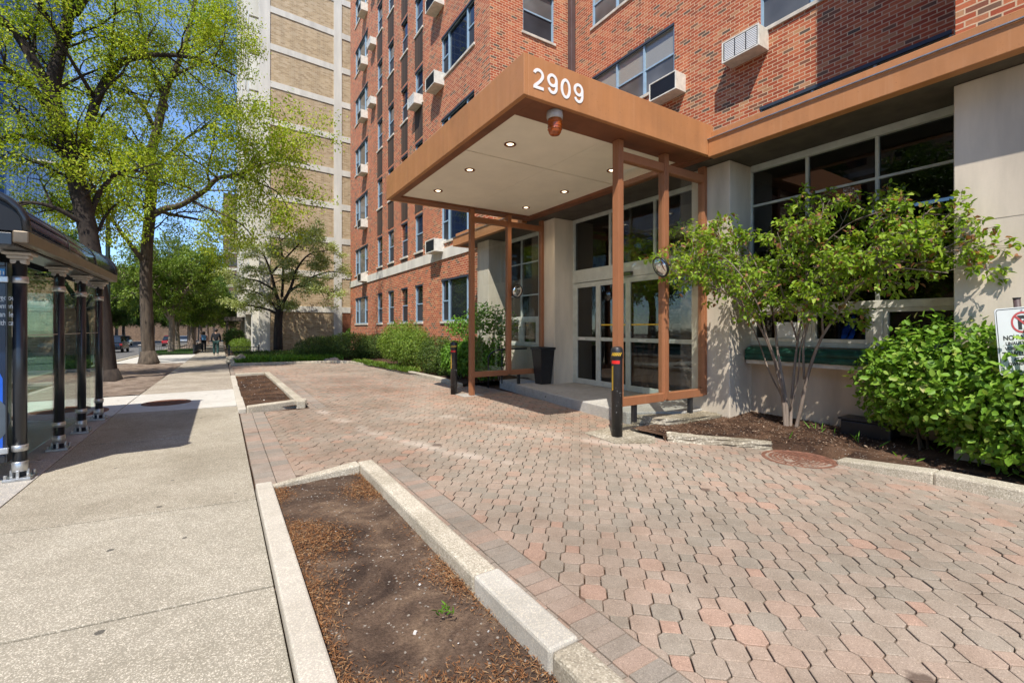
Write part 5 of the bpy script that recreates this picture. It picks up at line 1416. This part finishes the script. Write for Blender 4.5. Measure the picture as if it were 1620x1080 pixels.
# small multi-stemmed flowering tree in the mulch bed
d = 6.35
tr = Tree(51, [.40, .25, .15], [4.8, 4, 3], [.95, .85, .8], [.22, .1, .0], droop=.05, flat=.75)
B0 = at(1248, 684, 6.42)
def S(*L):
    out = []
    for px, py, x in L:
        k = FX + (px - 810) / 720 * FY; out.append(at(px, py, x / k))
    return out
for L, r0, r1, t0 in ((S((1243, 690, 6.70), (1240, 640, 6.69), (1232, 600, 6.66), (1222, 560, 6.60), (1195, 505, 6.4), (1160, 470, 6.1), (1110, 445, 5.75), (1060, 425, 5.4)), .042, .006, .5),
                  (S((1245, 690, 6.71), (1244, 640, 6.7), (1236, 590, 6.7), (1229, 545, 6.74), (1224, 500, 6.74), (1205, 440, 6.68), (1180, 390, 6.55), (1150, 360, 6.4)), .038, .006, .5),
                  (S((1240, 640, 6.69), (1232, 585, 6.55), (1212, 530, 6.4), (1198, 480, 6.2), (1160, 420, 5.95), (1110, 385, 5.65)), .024, .005, .5),
                  (S((1250, 690, 6.74), (1252, 640, 6.76), (1256, 590, 6.78), (1262, 540, 6.82), (1272, 480, 6.85), (1278, 420, 6.85), (1272, 360, 6.8), (1285, 325, 6.8)), .034, .006, .5),
                  (S((1256, 690, 6.76), (1266, 650, 6.76), (1274, 610, 6.76), (1285, 570, 6.74), (1302, 530, 6.7), (1330, 490, 6.66), (1355, 455, 6.6), (1400, 425, 6.5), (1460, 402, 6.52), (1505, 398, 6.5)), .04, .006, .5),
                  (S((1272, 600, 6.76), (1272, 540, 6.8), (1290, 480, 6.86), (1320, 420, 6.86), (1370, 365, 6.78), (1412, 325, 6.7)), .024, .006, .45),
                  (S((1302, 530, 6.7), (1303, 480, 6.6), (1330, 430, 6.45), (1380, 400, 6.3), (1440, 388, 6.2)), .02, .005, .4),
                  (S((1262, 540, 6.82), (1240, 470, 6.6), (1230, 420, 6.4), (1250, 370, 6.3), (1300, 345, 6.3)), .02, .005, .4),
                  (S((1250, 650, 6.74), (1262, 600, 6.66), (1268, 540, 6.55), (1290, 470, 6.4), (1310, 420, 6.25)), .018, .005, .6),
                  (S((1244, 640, 6.7), (1218, 590, 6.72), (1200, 540, 6.72), (1170, 480, 6.7), (1135, 440, 6.6), (1090, 420, 6.5)), .018, .005, .55),
                  (S((1278, 420, 6.85), (1310, 380, 6.8), (1350, 350, 6.75), (1395, 335, 6.7)), .015, .005, .2),
                  (S((1400, 425, 6.5), (1440, 400, 6.6), (1480, 372, 6.52), (1505, 366, 6.5)), .014, .004, .1),
                  (S((1380, 440, 6.55), (1420, 425, 6.4), (1465, 428, 6.4), (1500, 432, 6.35)), .013, .004, .1),
                  (S((1370, 365, 6.78), (1410, 350, 6.7), (1460, 352, 6.6), (1500, 362, 6.5)), .013, .004, .1),
                  (S((1465, 402, 6.52), (1495, 392, 6.52), (1520, 382, 6.52), (1560, 383, 6.5)), .011, .004, .15),
                  (S((1400, 345, 6.7), (1440, 372, 6.6), (1470, 385, 6.55), (1505, 408, 6.5)), .012, .004, .1),
                  (S((1205, 440, 6.68), (1160, 400, 6.6), (1120, 378, 6.5), (1085, 390, 6.4)), .014, .004, .2),
                  (S((1160, 470, 6.1), (1120, 455, 5.9), (1085, 445, 5.7), (1050, 412, 5.5)), .012, .004, .1)):
    tr.limb(L, r0 * .66, r1, 0, t0)
finish_tree('flowering_tree', 'small multi stemmed tree with reddish buds in the mulch bed', tr, 'bark_pale', tr.leaves(2, .03, .066, .038, M['berry'], 'oval', fold=.18, droop=.2, seed=6, tdown=.5), (B0.x, B0.y, .12), None)
# shrubs along the driveway, from the canopy back to the tower
g = 'clipped evergreen hedges'
zz = gz(13)
bush('leafy_shrub', 'bright leafy shrub beside the left bollard', [(5.75, 11.0, .75, .42, .5, .5), (5.6, 11.7, .65, .38, .5, .45), (6.0, 10.6, .5, .35, .35, .35)], 5200, .095, .055, M['bright'], 61, (5.75, 11.1, .05), 'oval', stems=10, zcut=.1)
bush('tall_shrub', 'tall loose stemmed shrub seen through the left glass screen', [(6.0, 10.75, 1.75, .5, .55, .42), (6.35, 10.3, 1.55, .35, .4, .40), (5.75, 11.6, 1.55, .5, .5, .3), (6.2, 10.4, .9, .3, .4, .5)], 1900, .085, .05, M['bright'], 62, (6.15, 10.6, .1), 'oval', stems=18, bark='bark_pale', shell=(.3, 1.05), inner=.2)
bush('clipped_hedge', 'dark clipped hedge block between the bright shrub and the feathery shrub', [(5.85, 13.6, .6, .55, 1.0, .62), (5.9, 12.7, .5, .5, .7, .55)], 11000, .06, .03, M['yew'], 63, (5.85, 13.3, 0), group=g, stems=14, bumps=.05, zcut=.05)
bush('feathery_shrub', 'yellow green feathery shrub before the brick wall', [(5.9, 16.9, .95, .85, 1.3, .75), (5.85, 15.7, .75, .7, .8, .6), (6.1, 18.2, .8, .7, .9, .6)], 17000, .075, .036, M['lime'], 64, (5.9, 16.8, 0), stems=26, bark='bark_pale', shell=(.55, 1.08), zcut=.12)
bush('clipped_hedge', 'low wide clipped hedge with rounded top at the end of the driveway', [(5.9, 25.6, .42, 1.6, 1.3, .78), (4.5, 26.2, .35, 1.3, 1.2, .66), (7.3, 24.6, .4, 1.3, 1.2, .74)], 30000, .08, .04, M['yew'], 65, (5.8, 25.4, gz(25)), group=g, stems=20, bumps=.03, zcut=-.1)
bush('leafy_shrub', 'light green shrub at the far corner of the brick building', [(8.0, 33.4, .8, .7, .7, .7), (8.3, 33.2, 1.5, .5, .5, .5)], 2200, .12, .07, M['bright'], 66, (8.0, 33.4, gz(33)), stems=12)
bush('clipped_hedge', 'small rounded hedge at the foot of the tower by the sidewalk', [(1.3, 42.5, .1, .8, 1.2, .55), (1.4, 45, .1, .8, 1.2, .5)], 4200, .1, .045, M['lime'], 67, (1.3, 43, gz(43)), group=g, stems=10)
bush('leafy_shrub', 'dark rounded shrub under the trees right of the walking people', [(1.0, 50, .6, .9, 1.0, .8)], 2600, .14, .07, M['farleaf'], 68, (1.0, 50, gz(50)), stems=8)
# ground cover and grass
def blades(name, x0, x1, y0, y1, n, L, W, m, seed, base=.05, mask=None, lean=.5):
    r = np.random.default_rng(seed)
    C = np.stack([r.uniform(x0, x1, n), r.uniform(y0, y1, n), np.zeros(n)], 1)
    if mask is not None: C = C[mask(C[:, 0], C[:, 1])]; n = len(C)
    C[:, 2] = np.vectorize(gz)(C[:, 1]) + base
    T = unit(n, r) * lean; T[:, 2] = r.uniform(.6, 1.1, n); Nn = unit(n, r); Nn[:, 2] = .2
    return leaf_mesh(name, C, T, Nn, r.uniform(L * .6, L * 1.3, n), W, m, 'oval', .1, seed=seed, droop=.3)
thing('ground_cover', blades('ground_cover', .6, 5.2, 23.85, 27.5, 7000, .30, .05, M['bright'], 71, .03, lambda x, y: (y < 26.6 - .3 * x) | (np.sin(x * 3 + y * 5) > .3), .6), None, None, None, kind='stuff')
thing('ground_cover', blades('ground_cover', .7, 8, 27.5, 36.5, 7000, .30, .06, M['yew'], 72, .03, None, .8), None, None, None, kind='stuff')
thing('ground_cover', blades('ground_cover', 5.16, 5.7, 14.5, 22.0, 2600, .16, .05, M['lime'], 73, .05, None, .9), None, None, None, kind='stuff')
thing('ground_cover', blades('ground_cover', 5.9, 6.9, 1.4, 3.2, 90, .14, .016, M['bright'], 74, .10, lambda x, y: np.sin(x * 9) * np.sin(y * 6) > .35, .9), None, None, None, kind='stuff')
struct('fenced_lawn', sheet(MB(), -4.5, -1.8, 41.2, 58, .06, 4), M['grass'] if False else plain('lawn_green', (0.06, 0.13, 0.02), .9, var=.4, scale=8))
thing('lawn_grass', blades('lawn_grass', -4.5, -1.8, 41.3, 50, 9000, .13, .025, M['grass'], 75, .06, None, .6), None, None, None, kind='stuff')
thing('far_verge', blades('far_verge', -23.5, -20, 8, 75, 9000, .5, .16, M['grass'], 76, .0, None, .7), None, None, None, kind='stuff')
for i, (y, l) in enumerate(((22, 9), (38, 12), (57, 14))):
    bush('clipped_hedge', 'long dark hedge before the buildings across the street', [(-22.3, y + k, .5, .9, 1.5, .8) for k in np.arange(0, l, 2.0)], 3500, .26, .12, M['farleaf'], 80 + i, (-22.3, y + l / 2, 0), group='hedges across the street', stems=8)
thing('weed', blades('weed', .92, .99, 2.08, 2.18, 18, .045, .009, M['bright'], 24, .06, None, .9), None, 'tiny green weed in the dry middle of the near planter', 'weed', (.96, 2.13, .06))
# boulders at the bed corner
def boulder(label, x, y, sx, sy, sz, seed):
    me = bpy.data.meshes.new('boulder'); bm = bmesh.new(); bmesh.ops.create_icosphere(bm, subdivisions=3, radius=1); r = random.Random(seed)
    for v in bm.verts:
        q = 1 + .16 * math.sin(v.co.x * 4 + seed) * math.cos(v.co.y * 5) + .1 * math.sin(v.co.z * 7 + v.co.x * 3) + r.uniform(-.02, .02)
        v.co = Vector((v.co.x * sx * q, v.co.y * sy * q, v.co.z * sz * q))
    bm.to_mesh(me); bm.free(); me.materials.append(M['limestone']); me.transform(Matrix.Translation((x, y, gz(y) + sz * .6)))
    thing('boulder', me, None, label, 'boulder', (x, y, gz(y)), 'boulders at the corner of the ground cover', smooth=True)
boulder('larger pinkish boulder at the sidewalk corner of the ground cover', .72, 24.6, .34, .3, .26, 1)
boulder('smaller boulder touching the sidewalk beyond the larger one', .45, 25.8, .26, .3, .24, 4)
boulder('flat boulder at the right of the low wide hedge', 4.6, 23.7, .4, .2, .12, 7)

# ------------------------------------------------------------------ low iron fences, light pole, box, sign board
def fence(label, pts, h, base=.04):
    t = root('iron_fence', label, 'fence', (*pts[0], gz(pts[0][1])), 'low black iron fences')
    bars = MB(); rails = MB()
    for (xa, ya), (xb, yb) in zip(pts[:-1], pts[1:]):
        L = math.hypot(xb - xa, yb - ya); n = max(2, int(L / .13))
        za, zb = gz(ya) + base, gz(yb) + base
        for z in (.1, h - .03): rails.bar((xa, ya, za + z), (xb, yb, zb + z), .03, .03)
        for k in range(n + 1):
            q = k / n; x, y, z = xa + (xb - xa) * q, ya + (yb - ya) * q, za + (zb - za) * q
            bars.bar((x, y, z), (x, y, z + h), .016, .016)
    part('rail', rails, M['black'], t); o = part('pickets', bars, M['black'], t); o['kind'] = 'stuff'
    for x, y in pts:
        z = gz(y) + base; part('post', MB().box(x - .03, x + .03, y - .03, y + .03, z - .05, z + h + .06).lathe((x, y, z + h + .06), [(.03, 0), (.035, .03), (.001, .06)], 8), M['black'], t)
fence('low black iron fence round the lawn at the left of the sidewalk', [(-4.55, 41.2), (-1.75, 41.2), (-1.75, 48), (-1.75, 58)], .62)
fence('low black iron fence beside the tower at the right of the sidewalk', [(.42, 36), (.42, 33), (2.0, 33)], .6)
t = root('light_pole', 'tall dark green street light pole at the kerb', 'street lamp', (-4.45, 28, gz(28)))
z0 = gz(28)
part('pole', MB().lathe((-4.45, 28, z0), [(.22, 0), (.22, .12), (.17, .2), (.16, .75), (.12, .85), (.10, 1.2), (.075, 8.6), (.06, 8.7)], 20), plain('pole_green', (0.02, 0.04, 0.04), .4, var=.2), t, smooth=True)
part('arm', MB().tube([(-4.45, 28, z0 + 8.4), (-5.0, 28, z0 + 8.9), (-6.2, 28, z0 + 9.05)], .04, 10), M['black'], t, smooth=True)
part('lamp_head', MB().box(-6.9, -6.1, 27.85, 28.15, z0 + 8.98, z0 + 9.1), M['lamp_base'], t, bevel=.04)
part('notice_band', MB().lathe((-4.45, 28, z0), [(.1, 2.1), (.105, 2.11), (.103, 2.55), (.098, 2.56)], 20), M['sign_white'], t)
t = root('utility_cabinet', 'grey metal cabinet behind the straight trunked tree', 'cabinet', (-4.3, 40.2, gz(40)))
zc = gz(40.2)
part('cabinet_body', MB().box(-4.75, -3.95, 39.9, 40.5, zc - .05, zc + .72), plain('cabinet_grey', (.12, .13, .14), .5, var=.1), t, bevel=.02)
part('lid', MB().box(-4.79, -3.91, 39.86, 40.54, zc + .722, zc + .77), M['lamp_base'], t, bevel=.01)
t = root('sign_board', 'beige board on two white posts by the street behind the shelter glass', 'sign', (-5.0, 20.2, 0))
sb = MB().box(-5.52, -4.52, 20.17, 20.23, 1.2, 2.02); part('board', sb, plain('board_beige', (.42, .36, .26), .6, var=.25, scale=3), t, bevel=.01)
part('header', MB().box(-5.52, -4.52, 20.15, 20.25, 2.022, 2.32), M['lamp_base'], t, bevel=.01)
for x in (-5.55, -4.49): part('post', MB().box(x - .04, x + .04, 20.14, 20.26, -.15, 2.36), M['white_metal'], t, bevel=.008)
mb = MB().box(-4.72, -4.6, 13.5, 26, -.1, .05); thing('planter_kerb', mb, M['kerb'], 'pale kerb along the street edge of the tree pit', 'kerb', (-4.66, 20, 0), bevel=.02)
block('apartment_building', 'pale building closing the far end of the street', -40, 2, 205, 220, 22, M['brown_brick'], M['glass_grey'], 3.2, 3.4, 1.6, 1.7)
# entrance porch of the far tower
t = root('porch', 'dark flat porch roof on posts beside the far sidewalk', 'porch', (1.4, 60, gz(60)))
zp = gz(60)
part('porch_roof', MB().box(.3, 2.8, 57, 63, zp + 3.0, zp + 3.4), M['dark_soffit'], t)
for y in (57.2, 62.8): part('post', MB().box(.45, .65, y - .1, y + .1, zp, zp + 3.0), M['dark_soffit'], t)

# ------------------------------------------------------------------ cars
def car_proto(paint):
    t = root('parked_car', '-', 'car')
    st = [(-2.3, .55, .62, .78), (-2.22, .40, .85, .86), (-1.9, .32, .98, .90), (-.9, .30, 1.0, .92), (.5, .30, .98, .92), (1.3, .31, .93, .90), (2.05, .36, .82, .84), (2.28, .5, .68, .7)]
    mb = MB()
    ring = []
    for y, zb, zt, hw in st:
        ring.append([(-hw * .93, y, zb), (-hw, y, zb + .12), (-hw, y, (zb + zt) / 2 + .05), (-hw * .94, y, zt), (hw * .94, y, zt), (hw, y, (zb + zt) / 2 + .05), (hw, y, zb + .12), (hw * .93, y, zb)])
    vs = [p for r_ in ring for p in r_]; fs = []
    for i in range(len(ring) - 1):
        for j in range(8):
            k = (j + 1) % 8; fs.append((i * 8 + j, i * 8 + k, (i + 1) * 8 + k, (i + 1) * 8 + j))
    fs += [tuple(range(8)), tuple(len(vs) - 1 - i for i in range(8))]
    mb._add(vs, fs); part('body', mb, paint, t, local=True, bevel=.03)
    cb = MB(); C = [(-2.05, .97, .80), (-1.55, 1.50, .66), (-.2, 1.58, .66), (.45, 1.50, .64), (1.2, .96, .80)]
    vs = []; fs = []
    for y, z, hw in C: vs += [(-.82, y * .98, .95), (-hw, y, z), (hw, y, z), (.82, y * .98, .95)]
    for i in range(len(C) - 1):
        for j in range(3): fs.append((i * 4 + j, i * 4 + j + 1, i * 4 + j + 5, i * 4 + j + 4))
    cb._add(vs, fs); part('windows', cb, M['glass_dark'], t, local=True)
    part('roof', MB().prism([(-.64, -1.5), (.64, -1.5), (.62, .42), (-.62, .42)], 1.52, 1.60), paint, t, local=True, bevel=.03)
    for x in (-.80, .80):
        for y in (-1.4, 1.4):
            w = part('wheel', MB().lathe((x - .1, y, .33), [(.2, 0), (.32, .01), (.33, .06), (.33, .14), (.32, .19), (.2, .2)], 20, 'x'), M['tyre'], t, local=True)
            part('rim', MB().lathe((x + (.1 if x > 0 else -.105), y, .33), [(.2, 0), (.19, .006), (.05, .01)], 16, 'x'), M['steel'], w, local=True)
        part('tail_light', MB().box(x - .1, x + .1, -2.27, -2.12, .68, .86), M['tail'], t, local=True, bevel=.02)
        part('headlight', MB().box(x - .14, x + .06, 2.1, 2.22, .62, .76), M['sign_white'], t, local=True, bevel=.02)
    part('number_plate', MB().box(-.2, .2, -2.315, -2.30, .62, .74), M['sign_white'], t, local=True)
    parts('bumper', [MB().box(-.8, .8, -2.36, -2.2, .36, .52), MB().box(-.75, .75, 2.2, 2.32, .36, .5)], M['black'], t, local=True, bevel=.04)
    return t
cb_ = car_proto(plain('dark_car_paint', (.02, .022, .026), .2, var=.1, spec=.7)); cw_ = car_proto(plain('silver_car_paint', (.38, .42, .48), .25, var=.06, metal=.4)); cr_ = car_proto(plain('red_car_paint', (.30, .02, .02), .25, var=.1, spec=.7))
def put_car(c, first, x, y, rz, label):
    o = c if first else copy_tree(c)
    o.location = (x, y, gz(y) - .126); o.rotation_euler = (0, 0, rz); o['label'] = label; o['group'] = 'cars along the street'
put_car(cb_, 1, -8.6, 57, 0, 'black car seen from behind left of the straight trunk')
put_car(cw_, 1, -14.6, 66, R_(180), 'silver car facing the camera on the far lane of the street')
put_car(cr_, 1, -6.3, 84, 0, 'red car parked at the kerb beyond the fenced lawn')
put_car(cw_, 0, -6.3, 112, 0, 'silver car parked far down the street near the people')
put_car(cb_, 0, -13.2, 95, R_(180), 'dark car far away on the opposite lane')

# ------------------------------------------------------------------ people walking away
def skin_mesh(name, verts, edges, radii, m, sub=2):
    me = bpy.data.meshes.new(name); me.from_pydata([tuple(v) for v in verts], edges, [])
    o = bpy.data.objects.new(name, me); COL.objects.link(o)
    sk = o.modifiers.new('skin', 'SKIN')
    for i, r_ in enumerate(radii):
        rr = r_ if hasattr(r_, '__len__') else (r_, r_); me.skin_vertices[0].data[i].radius = rr
    me.skin_vertices[0].data[0].use_root = True
    sb = o.modifiers.new('sub', 'SUBSURF'); sb.levels = sub; sb.render_levels = sub
    dg = bpy.context.evaluated_depsgraph_get(); dg.update()
    out = bpy.data.meshes.new_from_object(o.evaluated_get(dg)); out.name = name
    bpy.data.objects.remove(o); out.materials.clear(); out.materials.append(m)
    out.polygons.foreach_set('use_smooth', [True] * len(out.polygons))
    return out
def person(label, x, y, rz, top, bottom, shoe, stride=.22, long=True, arm_skin=False, hair_long=False, h=1.72):
    t = root('person', label, 'person', (x, y, gz(y)), rz=rz, group=None)
    s_ = h / 1.72
    J = dict(pel=(0, 0, .95), wst=(0, 0, 1.08), chs=(0, .01, 1.30), nk=(0, 0, 1.46), hd0=(0, .01, 1.55), hd=(0, .02, 1.64), hdt=(0, .01, 1.70),
             sl=(-.18, 0, 1.40), el=(-.24, -.08, 1.14), wl=(-.22, .06, .90), hl=(-.21, .10, .83), sr=(.18, 0, 1.40), er=(.24, .05, 1.14), wr=(.23, .17, .93), hr=(.22, .21, .87),
             pl=(-.09, 0, .90), kl=(-.10, stride * .55, .50), al=(-.10, stride * .2, .10), tl=(-.11, stride * .2 + .15, .04), pr=(.09, 0, .90), kr=(.10, -stride * .2, .49), ar=(.10, -stride - .08, .14), tr=(.11, -stride + .06, .04))
    rad = dict(pel=.13, wst=.115, chs=.13, nk=.055, hd0=.07, hd=.095, hdt=.06, sl=.06, el=.042, wl=.03, hl=.032, sr=.06, er=.042, wr=.03, hr=.032, pl=.085, kl=.055, al=.038, tl=.035, pr=.085, kr=.055, ar=.038, tr=.035)
    E = [('pel', 'wst'), ('wst', 'chs'), ('chs', 'nk'), ('nk', 'hd0'), ('hd0', 'hd'), ('hd', 'hdt'), ('chs', 'sl'), ('sl', 'el'), ('el', 'wl'), ('wl', 'hl'), ('chs', 'sr'), ('sr', 'er'), ('er', 'wr'), ('wr', 'hr'), ('pel', 'pl'), ('pl', 'kl'), ('kl', 'al'), ('al', 'tl'), ('pel', 'pr'), ('pr', 'kr'), ('kr', 'ar'), ('ar', 'tr')]
    def build(name, keys, m, grow, edges=E):
        ks = [k for k in J if k in keys]; ix = {k: i for i, k in enumerate(ks)}
        ed = [(ix[a], ix[b]) for a, b in edges if a in ix and b in ix]
        me = skin_mesh(name, [Vector(J[k]) * s_ for k in ks], ed, [rad[k] * s_ + grow for k in ks], m)
        return part(name, me, None, t, local=True)
    build('body', set(J), M['skin'], 0)
    tops = {'pel', 'wst', 'chs', 'sl', 'sr', 'el', 'er'} | ({'wl', 'wr'} if long else set())
    build('jacket' if long else 'shirt', tops, top, .022)
    build('trousers', {'pel', 'pl', 'kl', 'al', 'pr', 'kr', 'ar'}, bottom, .026)
    build('shoe', {'al', 'tl'}, shoe, .018, [('al', 'tl')]); build('shoe', {'ar', 'tr'}, shoe, .018, [('ar', 'tr')])
    hm = bpy.data.meshes.new('hair'); bm = bmesh.new(); bmesh.ops.create_icosphere(bm, subdivisions=3, radius=.118 * s_)
    for v in bm.verts:
        if v.co.y > .03 and v.co.z < .03: v.co.y *= .45
        if hair_long and v.co.y < 0.02 and v.co.z < -.02: v.co.z *= 2.0
    bm.to_mesh(hm); bm.free(); hm.materials.append(M['hair']); hm.transform(Matrix.Translation((0, -.012 * s_, 1.665 * s_)))
    part('hair', hm, None, t, local=True, smooth=True)
    return t
P1 = Vector((-.30, 36.8)); P2 = Vector((-1.2, 47))
pt = person('person in black top and dark green trousers walking away', -.30, 36.5, 0, plain('black_cloth', (.012, .012, .016), .9), plain('dark_green_cloth', (.012, .045, .04), .9), M['sign_white'], h=1.78)
pt2 = person('person in pink top with a blue backpack walking away', -1.25, 47, 0, plain('pink_cloth', (.60, .33, .32), .9), plain('dark_trousers', (.015, .015, .02), .9), M['black'], long=True, hair_long=True, h=1.68)
bp_ = MB().prism([(-.17, -.30), (.17, -.30), (.15, -.12), (-.15, -.12)], .98, 1.42)
bk = thing('backpack', bp_, plain('blue_cloth', (.12, .28, .50), .8), 'light blue backpack on the walking person in pink', 'backpack', (0, 0, 0), bevel=.05)
bk.location = (-1.25, 47, gz(47))
